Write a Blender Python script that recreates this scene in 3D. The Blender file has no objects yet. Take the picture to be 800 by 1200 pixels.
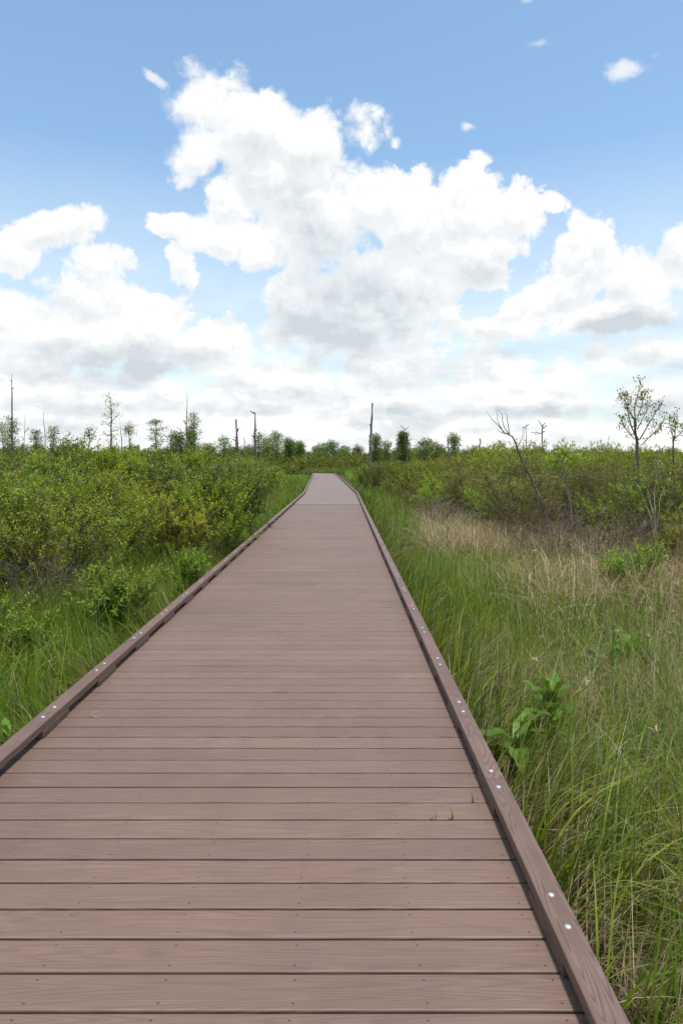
import bpy, math, random
import numpy as np
from mathutils import Vector

rng = np.random.default_rng(7)
random.seed(7)
S = bpy.context.scene
COL = S.collection
PI = math.pi
EYE = 1.555          # camera above the deck (deck top is z = 0)
GZ = -0.45           # marsh ground
F = 790.0            # focal length in photo pixels

def at(px, py, d):
    """photo pixel at distance d -> world point"""
    return np.array([(px - 400) / F * d, d, EYE - (py - 539) / F * d])

# ------------------------------------------------------------------ mesh helpers
class MB:
    def __init__(s):
        s.v, s.f3, s.f4, s.n = [], [], [], 0
    def add(s, v, quads=None, tris=None):
        v = np.asarray(v, float).reshape(-1, 3)
        if quads is not None and len(quads): s.f4.append(np.asarray(quads, np.int64).reshape(-1, 4) + s.n)
        if tris is not None and len(tris): s.f3.append(np.asarray(tris, np.int64).reshape(-1, 3) + s.n)
        s.v.append(v); s.n += len(v)
        return s
    def box(s, c, size, rz=0.0, bevel=0.0):
        cx, cy, cz = c; hx, hy, hz = np.array(size) / 2
        if bevel <= 0:
            p = np.array([[x, y, z] for z in (-hz, hz) for y in (-hy, hy) for x in (-hx, hx)])
            q = [[0, 2, 3, 1], [4, 5, 7, 6], [0, 1, 5, 4], [2, 6, 7, 3], [0, 4, 6, 2], [1, 3, 7, 5]]
        else:
            b = bevel   # rounded along x and y edges of the top and bottom
            rings = [(-hz, b), (-hz + b, 0), (hz - b, 0), (hz - b * .3, b * .3), (hz, b)]
            p, q = [], []
            for z, i in rings:
                p += [[-hx + i, -hy + i, z], [hx - i, -hy + i, z], [hx - i, hy - i, z], [-hx + i, hy - i, z]]
            for r in range(len(rings) - 1):
                for k in range(4):
                    a, e = r * 4 + k, r * 4 + (k + 1) % 4
                    q.append([a, e, e + 4, a + 4])
            q.append([3, 2, 1, 0]); m = (len(rings) - 1) * 4; q.append([m, m + 1, m + 2, m + 3])
            p = np.array(p)
        ca, sa = math.cos(rz), math.sin(rz)
        x, y = p[:, 0] * ca - p[:, 1] * sa, p[:, 0] * sa + p[:, 1] * ca
        return s.add(np.stack([x + cx, y + cy, p[:, 2] + cz], 1), q)
    def tube(s, pts, rad, k=5, cap=True):
        P = np.asarray(pts, float); n = len(P)
        rad = np.broadcast_to(np.asarray(rad, float), (n,))
        T = np.gradient(P, axis=0); T /= np.linalg.norm(T, axis=1)[:, None] + 1e-9
        ref = np.array([0, 0, 1.]) if abs(T[:, 2]).mean() < .8 else np.array([1., 0, 0])
        U = np.cross(T, ref); U /= np.linalg.norm(U, axis=1)[:, None] + 1e-9
        W = np.cross(T, U)
        a = np.arange(k) / k * 2 * PI
        V = P[:, None] + rad[:, None, None] * (np.cos(a)[None, :, None] * U[:, None] + np.sin(a)[None, :, None] * W[:, None])
        i = np.arange(n - 1)[:, None] * k; j = np.arange(k)[None]; j2 = (j + 1) % k
        q = np.stack([i + j, i + j2, i + k + j2, i + k + j], -1).reshape(-1, 4)
        t = []
        V = V.reshape(-1, 3)
        if cap:
            V = np.vstack([V, P[-1] + T[-1] * rad[-1] * .6]); b = (n - 1) * k
            t = [[b + m, b + (m + 1) % k, n * k] for m in range(k)]
        return s.add(V, q, t)
    def mesh(s, name, mat, smooth=False):
        V = np.concatenate(s.v).astype(np.float32)
        f4 = np.concatenate(s.f4) if s.f4 else np.zeros((0, 4), np.int64)
        f3 = np.concatenate(s.f3) if s.f3 else np.zeros((0, 3), np.int64)
        me = bpy.data.meshes.new(name)
        me.vertices.add(len(V)); me.vertices.foreach_set('co', V.ravel())
        nl = len(f4) * 4 + len(f3) * 3
        me.loops.add(nl); me.loops.foreach_set('vertex_index', np.concatenate([f4.ravel(), f3.ravel()]).astype(np.int32))
        me.polygons.add(len(f4) + len(f3))
        st = np.concatenate([np.arange(len(f4)) * 4, len(f4) * 4 + np.arange(len(f3)) * 3]).astype(np.int32)
        me.polygons.foreach_set('loop_start', st)
        me.polygons.foreach_set('use_smooth', np.full(len(st), smooth))
        me.update(calc_edges=True)
        if mat: me.materials.append(mat)
        return me

def norm(v): return v / (np.linalg.norm(v, axis=-1, keepdims=True) + 1e-9)

def add_leaves(mb, P, D, N, L, W, fold=.12, droop=.1):
    """n leaves of 2 folded quads each"""
    n = len(P); L = np.broadcast_to(L, (n,))[:, None]; W = np.broadcast_to(W, (n,))[:, None]
    D = norm(D); Sd = norm(np.cross(D, N)); N = np.cross(Sd, D)
    up = N * W * fold; dr = -N * L * droop
    v = np.stack([P, P + D * L * .32 + Sd * W * .46 + up, P + D * L * .68 + Sd * W * .40 + up + dr * .4,
                  P + D * L + dr, P + D * L * .68 - Sd * W * .40 + up + dr * .4, P + D * L * .32 - Sd * W * .46 + up], 1)
    o = np.arange(n)[:, None] * 6
    q = np.concatenate([o + np.array([[0, 1, 2, 3]]), o + np.array([[0, 3, 4, 5]])], 1).reshape(-1, 4)
    mb.add(v.reshape(-1, 3), q)

def add_blades(mb, P, az, h, w, lean, droop, r, seg=4):
    """n grass blades: ribbons that lean and droop"""
    n = len(P); t = np.linspace(0, 1, seg + 1)[None, :]
    h, w, lean, droop = (np.broadcast_to(np.asarray(x, float), (n,))[:, None] for x in (h, w, lean, droop))
    out = h * (lean * t + droop * t ** 2.2)
    z = h * (t * (1 - .12 * lean) - .55 * droop * t ** 2.6)
    d = np.stack([np.cos(az), np.sin(az), np.zeros(n)], 1)
    twist = r.uniform(-.9, .9, n); sa = az + PI / 2 + twist
    sd = np.stack([np.cos(sa), np.sin(sa), np.zeros(n)], 1)
    C = P[:, None] + d[:, None] * out[..., None]; C[..., 2] += z
    ww = w * (1 - t ** 1.8) * .5 + w * .04
    A = C + sd[:, None] * ww[..., None]; B = C - sd[:, None] * ww[..., None]
    v = np.stack([A, B], 2).reshape(n, -1, 3)
    m = 2 * (seg + 1)
    q = np.array([[2 * i, 2 * i + 1, 2 * i + 3, 2 * i + 2] for i in range(seg)])
    mb.add(v.reshape(-1, 3), (np.arange(n)[:, None, None] * m + q[None]).reshape(-1, 4))

# ------------------------------------------------------------------ objects
def obj(name, me, parent=None):
    o = bpy.data.objects.new(name, me); COL.objects.link(o)
    if parent: o.parent = parent
    return o
def tag(o, label=None, cat=None, group=None, kind=None):
    if label: o['label'] = label
    if cat: o['category'] = cat
    if group: o['group'] = group
    if kind: o['kind'] = kind
    return o
def thing(name, loc, label, cat, group=None, rz=0.0, sc=1.0):
    o = bpy.data.objects.new(name, None); COL.objects.link(o)
    o.empty_display_size = .2
    o.location = loc; o.rotation_euler = (0, 0, rz)
    o.scale = (sc,) * 3 if np.isscalar(sc) else sc
    return tag(o, label, cat, group)

# ------------------------------------------------------------------ materials
def new_mat(name):
    m = bpy.data.materials.new(name); m.use_nodes = True
    nt = m.node_tree; nt.nodes.clear()
    return m, nt
def N(nt, t, **kw):
    n = nt.nodes.new(t)
    for k, v in kw.items():
        if k == 'ins':
            for i, x in v.items():
                if hasattr(x, 'is_linked'): nt.links.new(x, n.inputs[i])
                else: n.inputs[i].default_value = x
        else: setattr(n, k, v)
    return n
def ramp(nt, fac, stops, interp='LINEAR'):
    n = N(nt, 'ShaderNodeValToRGB', ins={0: fac}); cr = n.color_ramp; cr.interpolation = interp
    while len(cr.elements) < len(stops): cr.elements.new(.5)
    for e, (p, c) in zip(cr.elements, stops):
        e.position = p; e.color = (*c, 1)
    return n.outputs[0]
def math_(nt, op, a, b=None, c=None, clamp=False):
    n = N(nt, 'ShaderNodeMath', operation=op, use_clamp=clamp)
    for i, x in enumerate((a, b, c)):
        if x is None: continue
        if hasattr(x, 'is_linked'): nt.links.new(x, n.inputs[i])
        else: n.inputs[i].default_value = x
    return n.outputs[0]
def mixc(nt, f, a, b, mode='MIX'):
    n = N(nt, 'ShaderNodeMix', data_type='RGBA', blend_type=mode)
    for i, x in ((0, f), (6, a), (7, b)):
        if hasattr(x, 'is_linked'): nt.links.new(x, n.inputs[i])
        elif i == 0: n.inputs[0].default_value = x
        else: n.inputs[i].default_value = (*x, 1)
    return n.outputs[2]

def leaf_mat(name, stops, patch=None, patch_amt=.5, patch_scale=.6, trans=.35, rough=.5, spec=.3, vary=.26):
    """stops: colours drawn at random leaf by leaf; patch: a second set mixed in by place"""
    m, nt = new_mat(name)
    geo = N(nt, 'ShaderNodeNewGeometry'); oi = N(nt, 'ShaderNodeObjectInfo')
    c = ramp(nt, geo.outputs['Random Per Island'], stops)
    if patch:
        nz = N(nt, 'ShaderNodeTexNoise', ins={'Vector': geo.outputs['Position'], 'Scale': patch_scale, 'Detail': 3.0, 'Roughness': .6})
        f = ramp(nt, nz.outputs['Fac'], [(.45, (0, 0, 0)), (.62, (patch_amt,) * 3)])
        c = mixc(nt, f, c, ramp(nt, geo.outputs['Random Per Island'], patch))
    v = math_(nt, 'MULTIPLY_ADD', oi.outputs['Random'], 2 * vary, 1 - vary)
    hs = N(nt, 'ShaderNodeHueSaturation', ins={'Color': c, 'Value': v, 'Hue': math_(nt, 'MULTIPLY_ADD', oi.outputs['Random'], .016, .490)})
    c = hs.outputs[0]
    b = N(nt, 'ShaderNodeBsdfPrincipled', ins={'Base Color': c, 'Roughness': rough, 'Specular IOR Level': spec})
    t = N(nt, 'ShaderNodeBsdfTranslucent', ins={'Color': mixc(nt, 1.0, c, (1.25, 1.3, .6), 'MULTIPLY')})
    mx = N(nt, 'ShaderNodeMixShader', ins={0: trans, 1: b.outputs[0], 2: t.outputs[0]})
    o = N(nt, 'ShaderNodeOutputMaterial'); nt.links.new(mx.outputs[0], o.inputs[0])
    return m

def bark_mat(name, a, b, scale=6.0, stretch=.25):
    m, nt = new_mat(name)
    tc = N(nt, 'ShaderNodeTexCoord')
    mp = N(nt, 'ShaderNodeMapping', ins={0: tc.outputs['Object'], 3: (1, 1, stretch)})
    nz = N(nt, 'ShaderNodeTexNoise', ins={'Vector': mp.outputs[0], 'Scale': scale, 'Detail': 5.0, 'Roughness': .65})
    c = ramp(nt, nz.outputs[0], [(.35, a), (.65, b)])
    bp = N(nt, 'ShaderNodeBump', ins={'Strength': .5, 'Distance': .02, 'Height': nz.outputs[0]})
    p = N(nt, 'ShaderNodeBsdfPrincipled', ins={'Base Color': c, 'Roughness': .85, 'Specular IOR Level': .2, 'Normal': bp.outputs[0]})
    o = N(nt, 'ShaderNodeOutputMaterial'); nt.links.new(p.outputs[0], o.inputs[0])
    return m

def deck_mat(name, base, pale, dark, along='X', screws=False, grain=1.0):
    """composite plank with an embossed cathedral grain that runs along one axis"""
    m, nt = new_mat(name)
    tc = N(nt, 'ShaderNodeTexCoord'); geo = N(nt, 'ShaderNodeNewGeometry'); oi = N(nt, 'ShaderNodeObjectInfo')
    rnd = math_(nt, 'ADD', geo.outputs['Random Per Island'], oi.outputs['Random'])
    P = tc.outputs['Object']
    sc = (.9, 20, 20) if along == 'X' else (16, 1.1, 16)
    mp = N(nt, 'ShaderNodeMapping', ins={0: P, 3: sc})
    nz = N(nt, 'ShaderNodeTexNoise', noise_dimensions='4D', ins={'Vector': mp.outputs[0], 'W': math_(nt, 'MULTIPLY', rnd, 60.), 'Scale': .75, 'Detail': 1.0, 'Roughness': .3})
    lines = math_(nt, 'SINE', math_(nt, 'MULTIPLY', nz.outputs['Fac'], 120. if along == 'X' else 260.))
    sc2 = (3, 160, 160) if along == 'X' else (160, 3, 160)
    mp2 = N(nt, 'ShaderNodeMapping', ins={0: P, 3: sc2})
    nz2 = N(nt, 'ShaderNodeTexNoise', noise_dimensions='4D', ins={'Vector': mp2.outputs[0], 'W': math_(nt, 'MULTIPLY', rnd, 31.), 'Scale': 1.0, 'Detail': 3.0})
    # wear: where the emboss is rubbed pale
    nz3 = N(nt, 'ShaderNodeTexNoise', ins={'Vector': P, 'Scale': 2.3, 'Detail': 6.0, 'Roughness': .65})
    wear = ramp(nt, nz3.outputs[0], [(.40, (0, 0, 0)), (.62, (1, 1, 1))])
    c = mixc(nt, math_(nt, 'MULTIPLY', ramp(nt, lines, [(.35, (0, 0, 0)), (1, (1, 1, 1))]), math_(nt, 'MULTIPLY_ADD', wear, .20 * grain, .05 * grain)), base, pale)
    c = mixc(nt, math_(nt, 'MULTIPLY', ramp(nt, nz2.outputs[0], [(.52, (0, 0, 0)), (.72, (1, 1, 1))]), .35), c, pale)
    c = mixc(nt, math_(nt, 'MULTIPLY', ramp(nt, math_(nt, 'MULTIPLY', lines, -1.0), [(.55, (0, 0, 0)), (1, (1, 1, 1))]), .2 * grain if along == 'X' else .55), c, dark)
    # plank to plank tone, faint dirt
    hs = N(nt, 'ShaderNodeHueSaturation', ins={'Color': c, 'Value': math_(nt, 'MULTIPLY_ADD', geo.outputs['Random Per Island'],   .18, .91)})
    c = hs.outputs[0]
    nz4 = N(nt, 'ShaderNodeTexNoise', ins={'Vector': P, 'Scale': .8, 'Detail': 8.0, 'Roughness': .7})
    c = mixc(nt, math_(nt, 'MULTIPLY', ramp(nt, nz4.outputs[0], [(.45, (0, 0, 0)), (.75, (1, 1, 1))]), .45), c, dark)
    if screws:
        sx = N(nt, 'ShaderNodeSeparateXYZ', ins={0: P})
        jit = math_(nt, 'MULTIPLY_ADD', geo.outputs['Random Per Island'], .03, -.015)
        u = math_(nt, 'SUBTRACT', math_(nt, 'FLOORED_MODULO', math_(nt, 'ADD', sx.outputs[0], math_(nt, 'ADD', jit, -.237 + .1925)), .385), .1925)
        v = math_(nt, 'SUBTRACT', math_(nt, 'ABSOLUTE', math_(nt, 'SUBTRACT', math_(nt, 'FLOORED_MODULO', math_(nt, 'ADD', sx.outputs[1], -SEAM), PITCH), PITCH / 2)), .043)
        r2 = math_(nt, 'SQRT', math_(nt, 'ADD', math_(nt, 'POWER', u, 2.0), math_(nt, 'POWER', v, 2.0)))
        hole = math_(nt, 'LESS_THAN', r2, .0038)
        c = mixc(nt, math_(nt, 'MULTIPLY', hole, .8), c, (.02, .016, .014))
    h = math_(nt, 'MULTIPLY_ADD', nz2.outputs[0], .3, math_(nt, 'MULTIPLY', lines, .5))
    bp = N(nt, 'ShaderNodeBump', ins={'Strength': .35 * grain, 'Distance': .002, 'Height': h})
    p = N(nt, 'ShaderNodeBsdfPrincipled', ins={'Base Color': c, 'Roughness': .56, 'Specular IOR Level': .42, 'Normal': bp.outputs[0]})
    o = N(nt, 'ShaderNodeOutputMaterial'); nt.links.new(p.outputs[0], o.inputs[0])
    return m

def plain(name, c, rough=.5, metal=0.0):
    m, nt = new_mat(name)
    tc = N(nt, 'ShaderNodeTexCoord')
    nz = N(nt, 'ShaderNodeTexNoise', ins={'Vector': tc.outputs['Object'], 'Scale': 60.0, 'Detail': 3.0})
    cc = mixc(nt, nz.outputs[0], tuple(.75 * x for x in c), tuple(min(1, 1.2 * x) for x in c))
    p = N(nt, 'ShaderNodeBsdfPrincipled', ins={'Base Color': cc, 'Roughness': rough, 'Metallic': metal})
    o = N(nt, 'ShaderNodeOutputMaterial'); nt.links.new(p.outputs[0], o.inputs[0])
    return m

PITCH, SEAM = .1452, 1.901
M = {}
M['deck'] = deck_mat('deck_brown', (.140, .088, .066), (.215, .152, .124), (.064, .040, .030), 'X', True)
M['deck_far'] = deck_mat('deck_pale', (.158, .112, .094), (.24, .188, .164), (.10, .073, .062), 'X', False, .6)
M['rail'] = deck_mat('rail_brown', (.132, .081, .063), (.195, .135, .110), (.046, .028, .022), 'Y', False, 1.25)
M['block'] = deck_mat('block_brown', (.10, .066, .052), (.17, .125, .10), (.04, .026, .020), 'Y', False, .8)
M['bolt'] = plain('galvanised', (.42, .43, .44), .62, .5)
M['timber'] = bark_mat('old_timber', (.05, .04, .032), (.10, .085, .07))
M['bark'] = bark_mat('bark_grey_brown', (.055, .045, .036), (.15, .13, .11))
M['stem'] = bark_mat('stem_brown', (.06, .042, .030), (.15, .115, .085), 14)
M['deadwood'] = bark_mat('dead_wood_grey', (.07, .06, .055), (.20, .18, .165), 8)
M['twigbrown'] = bark_mat('twig_brown', (.10, .070, .048), (.24, .185, .14), 14)
M['deadtwig'] = bark_mat('dead_twig_pale', (.20, .175, .15), (.40, .36, .32), 14)

G1 = [(0, (.082, .135, .011)), (.3, (.160, .240, .015)), (.7, (.245, .325, .024)), (.93, (.34, .40, .038)), (1, (.36, .18, .035))]
Y1 = [(0, (.12, .13, .012)), (.5, (.22, .19, .016)), (1, (.30, .22, .02))]
M['leaf_green'] = leaf_mat('leaf_green', G1, Y1, .25, .45)
M['leaf_dark'] = leaf_mat('leaf_dark', [(0, (.048, .085, .009)), (.5, (.088, .145, .013)), (.9, (.15, .215, .02)), (1, (.24, .10, .025))], spec=.4)
M['leaf_bright'] = leaf_mat('leaf_bright', [(0, (.09, .16, .012)), (.5, (.15, .23, .02)), (1, (.23, .29, .035))])
M['leaf_gold'] = leaf_mat('leaf_gold', [(0, (.11, .16, .012)), (.5, (.22, .25, .018)), (.88, (.38, .35, .02)), (1, (.42, .25, .02))], vary=.06)
M['leaf_olive'] = leaf_mat('leaf_olive', [(0, (.095, .110, .016)), (.45, (.155, .175, .022)), (.8, (.24, .25, .036)), (1, (.25, .15, .045))], G1, .6, .35)
M['leaf_tree'] = leaf_mat('leaf_tree', [(0, (.10, .155, .055)), (.6, (.17, .235, .085)), (1, (.24, .29, .12))], trans=.42)
M['leaf_scrub'] = leaf_mat('leaf_far_scrub', [(0, (.06, .09, .014)), (.5, (.12, .155, .024)), (1, (.20, .22, .04))], [(0, (.17, .20, .03)), (1, (.27, .29, .06))], .7, .05)
M['grass'] = leaf_mat('grass_green', [(0, (.060, .105, .008)), (.4, (.115, .185, .013)), (.75, (.19, .255, .022)), (.92, (.27, .29, .05)), (1, (.30, .24, .10))],
                      [(0, (.06, .15, .008)), (1, (.14, .27, .015))], .8, .55, trans=.4, spec=.25)
M['grass_dry'] = leaf_mat('grass_dry', [(0, (.20, .145, .07)), (.5, (.36, .28, .16)), (.9, (.55, .46, .31)), (1, (.72, .66, .54))], trans=.3)
M['thatch'] = leaf_mat('grass_thatch', [(0, (.06, .042, .02)), (.6, (.13, .095, .045)), (1, (.20, .16, .08))], trans=.2)
M['broad'] = leaf_mat('leaf_broad', [(0, (.065, .145, .015)), (1, (.11, .205, .022))], [(0, (.10, .17, .02)), (1, (.14, .22, .032))], .8, 14.0, trans=.38, spec=.35, rough=.5)

# ------------------------------------------------------------------ render, camera, sun
S.render.engine = 'CYCLES'
S.render.resolution_x, S.render.resolution_y = 682, 1024
cy = S.cycles
cy.max_bounces = 6; cy.diffuse_bounces = 4; cy.glossy_bounces = 2; cy.transmission_bounces = 4; cy.transparent_max_bounces = 4
cy.sample_clamp_indirect = 6.0
cy.use_adaptive_sampling = True; cy.adaptive_threshold = .02
cy.use_denoising = True
S.view_settings.view_transform = 'Standard'; S.view_settings.look = 'None'
S.view_settings.exposure = 0.72; S.view_settings.gamma = 1.0

cam = bpy.data.cameras.new('camera'); co = obj('camera', cam)
co.location = (0, 0, EYE); co.rotation_euler = (PI / 2, 0, 0)
cam.sensor_fit = 'VERTICAL'; cam.sensor_height = 36; cam.sensor_width = 24
cam.lens = 36 * F / 1200; cam.shift_y = -61 / 1200
cam.clip_start = .05; cam.clip_end = 20000
S.camera = co

SUN_EL, SUN_AZ = math.radians(78), math.radians(140)     # azimuth from +Y, to the left
sd = Vector((math.sin(SUN_AZ) * math.cos(SUN_EL), math.cos(SUN_AZ) * math.cos(SUN_EL), math.sin(SUN_EL)))
sl = bpy.data.lights.new('sun', 'SUN'); sl.energy = 3.1; sl.angle = math.radians(6.0); sl.color = (1, .955, .88)
so = obj('sun', sl); so.rotation_euler = sd.to_track_quat('Z', 'Y').to_euler()

# ------------------------------------------------------------------ sky with clouds
def build_world():
    w = bpy.data.worlds.new('World'); S.world = w; w.use_nodes = True
    nt = w.node_tree; nt.nodes.clear()
    w.cycles.sampling_method = 'MANUAL'; w.cycles.sample_map_resolution = 512
    sky = N(nt, 'ShaderNodeTexSky', sky_type='NISHITA', sun_disc=False)
    sky.sun_elevation = SUN_EL; sky.sun_rotation = SUN_AZ; sky.air_density = 1.0; sky.dust_density = 1.0; sky.ozone_density = 1.6
    bg_sky = N(nt, 'ShaderNodeBackground', ins={0: mixc(nt, 1.0, sky.outputs[0], (.95, 1.035, .97), 'MULTIPLY'), 1: .138})
    tc = N(nt, 'ShaderNodeTexCoord')
    nv = N(nt, 'ShaderNodeVectorMath', operation='NORMALIZE', ins={0: tc.outputs['Generated']})
    sp = N(nt, 'ShaderNodeSeparateXYZ', ins={0: nv.outputs[0]})
    az = math_(nt, 'MULTIPLY', math_(nt, 'ARCTAN2', sp.outputs[0], sp.outputs[1]), 180 / PI)
    el = math_(nt, 'MULTIPLY', math_(nt, 'ARCSINE', sp.outputs[2]), 180 / PI)
    P0 = N(nt, 'ShaderNodeCombineXYZ', ins={0: az, 1: el, 2: 0.0}).outputs[0]
    D3 = nv.outputs[0]
    def noise(scale, detail, rough, off=0.0, vec=None, lac=2.0, dist=0.0):
        v = vec or D3
        a = N(nt, 'ShaderNodeVectorMath', operation='ADD', ins={0: v, 1: (off, off * .7, off * 1.3)})
        return N(nt, 'ShaderNodeTexNoise', ins={'Vector': a.outputs[0], 'Scale': scale, 'Detail': detail, 'Roughness': rough, 'Lacunarity': lac, 'Distortion': dist})
    wn = noise(9, 5, .55, 3.1)
    wv = N(nt, 'ShaderNodeVectorMath', operation='SUBTRACT', ins={0: wn.outputs['Color'], 1: (.5, .5, .5)})
    ws = N(nt, 'ShaderNodeVectorMath', operation='MULTIPLY', ins={0: wv.outputs[0], 1: (2.6, 2.6, 0)})
    PW = N(nt, 'ShaderNodeVectorMath', operation='ADD', ins={0: P0, 1: ws.outputs[0]}).outputs[0]

    def angles(px, py):
        v = np.array([(px - 400) / F, 1, (539 - py) / F]); v /= np.linalg.norm(v)
        return np.array([math.degrees(math.atan2(v[0], v[1])), math.degrees(math.asin(v[2]))])
    def blobs(lst, vec, sm=.12):
        acc = None; base = vec
        for nb_, (px, py, rx, ry, rot, wt) in enumerate(lst):
            if nb_ and nb_ % 8 == 0:      # evaluate in batches (the shader stack is small)
                vec = N(nt, 'ShaderNodeVectorMath', operation='MULTIPLY_ADD', ins={0: acc, 1: (1e-7, 1e-7, 1e-7), 2: base}).outputs[0]
            c = angles(px, py); e = .5
            J = np.stack([(angles(px + e, py) - angles(px - e, py)), (angles(px, py + e) - angles(px, py - e))], 1)
            a = math.radians(rot); R = np.array([[math.cos(a), math.sin(a)], [-math.sin(a), math.cos(a)]])
            A = np.diag([1 / rx, 1 / ry]) @ R @ np.linalg.inv(J)
            U, s, Vt = np.linalg.svd(A)
            ang = math.atan2(Vt[0, 1], Vt[0, 0])
            mp = N(nt, 'ShaderNodeMapping', vector_type='TEXTURE', ins={0: vec, 1: (c[0], c[1], 0), 2: (0, 0, ang), 3: (1 / s[0], 1 / s[1], 1)})
            ln = N(nt, 'ShaderNodeVectorMath', operation='LENGTH', ins={0: mp.outputs[0]})
            d = math_(nt, 'MULTIPLY_ADD', ln.outputs['Value'], -wt, wt)
            acc = d if acc is None else math_(nt, 'SMOOTH_MAX', acc, d, sm)
        return acc
    cl = [ # px, py, rx, ry, rotation, weight
        (242, 122, 52, 50, 0, 1), (300, 145, 80, 62, 20, 1), (355, 165, 48, 60, 0, 1), (320, 205, 80, 70, 0, 1),
        (265, 222, 32, 26, 20, .8), (370, 270, 80, 90, 0, 1.1), (440, 240, 58, 52, 0, 1), (490, 265, 75, 68, 0, 1),
        (545, 250, 62, 62, 0, 1), (600, 248, 52, 40, 0, .9), (650, 240, 26, 14, 10, .8), (560, 300, 60, 55, -20, 1),
        (470, 340, 95, 70, 0, 1.1), (390, 365, 105, 75, 0, 1.1), (330, 345, 40, 50, 0, .8),
        (432, 150, 31, 28, 0, .42),
        (200, 263, 34, 20, 10, .8), (258, 277, 66, 32, 5, 1), (310, 298, 48, 34, 20, 1), (212, 312, 24, 32, 0, .9), (235, 180, 40, 50, 0, .9), (275, 235, 50, 34, 20, .9),
        (70, 268, 82, 36, -8, .95), (20, 295, 60, 36, 0, .9), (110, 310, 60, 36, 0, .8), (105, 350, 75, 60, 0, 1), (60, 395, 110, 60, 0, 1),
        (170, 385, 60, 62, 0, 1), (0, 372, 60, 40, 0, 1), (262, 405, 60, 36, 0, .9),
        (690, 300, 42, 58, 20, 1), (640, 350, 70, 42, -25, 1), (745, 330, 60, 56, 0, 1), (805, 298, 56, 60, 0, 1.1),
        (860, 330, 80, 60, 0, 1), (720, 372, 120, 30, -5, 1), (585, 385, 60, 22, -5, .8),
        (780, 415, 62, 30, 0, .9), (715, 425, 42, 34, 0, .8), (860, 420, 70, 40, 0, 1),
        (120, 462, 160, 34, 0, .9), (330, 455, 130, 52, 0, 1), (460, 440, 70, 40, 0, .9), (560, 455, 90, 36, 0, .9),
        (640, 470, 70, 30, 0, .8), (760, 465, 90, 28, 0, .9), (-90, 330, 90, 90, 0, 1), (-60, 460, 120, 50, 0, 1),
    ]
    rc = random.Random(5)
    for row, (yy, hh, n) in enumerate(((428, 24, 9), (456, 20, 11), (480, 15, 14), (500, 11, 18), (515, 8, 22))):
        for k in range(n):
            cl.append((-90 + (k + rc.uniform(.1, .9)) * 980 / n, yy + rc.uniform(-9, 9), hh * rc.uniform(1.7, 3.2), hh * rc.uniform(.7, 1.3), rc.uniform(-5, 5), rc.uniform(.6, .9)))
    D = blobs(cl, PW, .12)
    # the low band of far cumulus right round the horizon, flattened by distance
    st = N(nt, 'ShaderNodeVectorMath', operation='MULTIPLY', ins={0: D3, 1: (1, 1, 3.2)}).outputs[0]
    nb = noise(5.5, 7, .55, 11.0, st)
    band = math_(nt, 'MULTIPLY_ADD', nb.outputs[0], 2.6, -1.12)
    band = math_(nt, 'ADD', band, math_(nt, 'MULTIPLY', math_(nt, 'SUBTRACT', 8.5, el), .09))
    # scattered clouds over the rest of the sky, outside the picture
    away = math_(nt, 'SUBTRACT', math_(nt, 'ABSOLUTE', az), 46.0)
    away = math_(nt, 'MULTIPLY', away, .05, clamp=True)
    ng = noise(2.6, 8, .58, 21.0)
    gen = math_(nt, 'ADD', math_(nt, 'MULTIPLY_ADD', ng.outputs[0], 3.0, -1.45), math_(nt, 'MULTIPLY_ADD', away, 1.5, -1.5))
    D = math_(nt, 'SMOOTH_MAX', D, band, .25)
    D = math_(nt, 'SMOOTH_MAX', D, gen, .25)
    # billows: rounded puffs in several sizes, plus fine fbm
    n1 = noise(20, 6, .52, 5.0)
    vw = N(nt, 'ShaderNodeVectorMath', operation='MULTIPLY_ADD', ins={0: N(nt, 'ShaderNodeVectorMath', operation='SUBTRACT', ins={0: n1.outputs['Color'], 1: (.5, .5, .5)}).outputs[0], 1: (.045, .045, .045), 2: D3}).outputs[0]
    def puffs(vec):
        v = N(nt, 'ShaderNodeTexVoronoi', feature='F1', normalize=False, ins={'Vector': vec, 'Scale': 17.0, 'Detail': 3.0, 'Roughness': .6, 'Lacunarity': 2.15})
        return v.outputs['Distance']
    r1 = puffs(vw)
    det = math_(nt, 'MULTIPLY_ADD', r1, -.44, .495)
    det = math_(nt, 'ADD', det, math_(nt, 'MULTIPLY_ADD', n1.outputs[0], .9, -.45))
    DD = math_(nt, 'ADD', D, det)
    soft = N(nt, 'ShaderNodeMapRange', ins={0: noise(4, 3, .5, 40.).outputs[0], 1: .35, 2: .65, 3: .16, 4: .52}).outputs[0]
    al = N(nt, 'ShaderNodeMapRange', interpolation_type='SMOOTHSTEP', ins={0: DD, 1: 0.0, 2: soft, 3: 0.0, 4: 1.0}).outputs[0]
    # a few thin torn wisps high up
    wsp = blobs([(180, 88, 34, 14, 35, 1.9), (196, 118, 20, 30, 0, 1.3), (738, 76, 50, 20, -10, 1.5), (770, 62, 18, 10, 0, 1), (628, 48, 30, 10, -20, .8), (550, 148, 13, 10, 0, 1), (38, 220, 16, 7, 0, .8), (786, 108, 14, 12, 0, .7), (620, 2, 20, 8, 0, .9), (200, 125, 16, 22, 0, .8)], PW)
    nw = noise(24, 8, .66, 80.)
    wsp = math_(nt, 'ADD', wsp, math_(nt, 'MULTIPLY_ADD', nw.outputs[0], 3.2, -2.05))
    wal = N(nt, 'ShaderNodeMapRange', interpolation_type='SMOOTHSTEP', ins={0: wsp, 1: 0.0, 2: 1.0, 3: 0.0, 4: .75}).outputs[0]
    al = math_(nt, 'MAXIMUM', al, wal)
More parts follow.
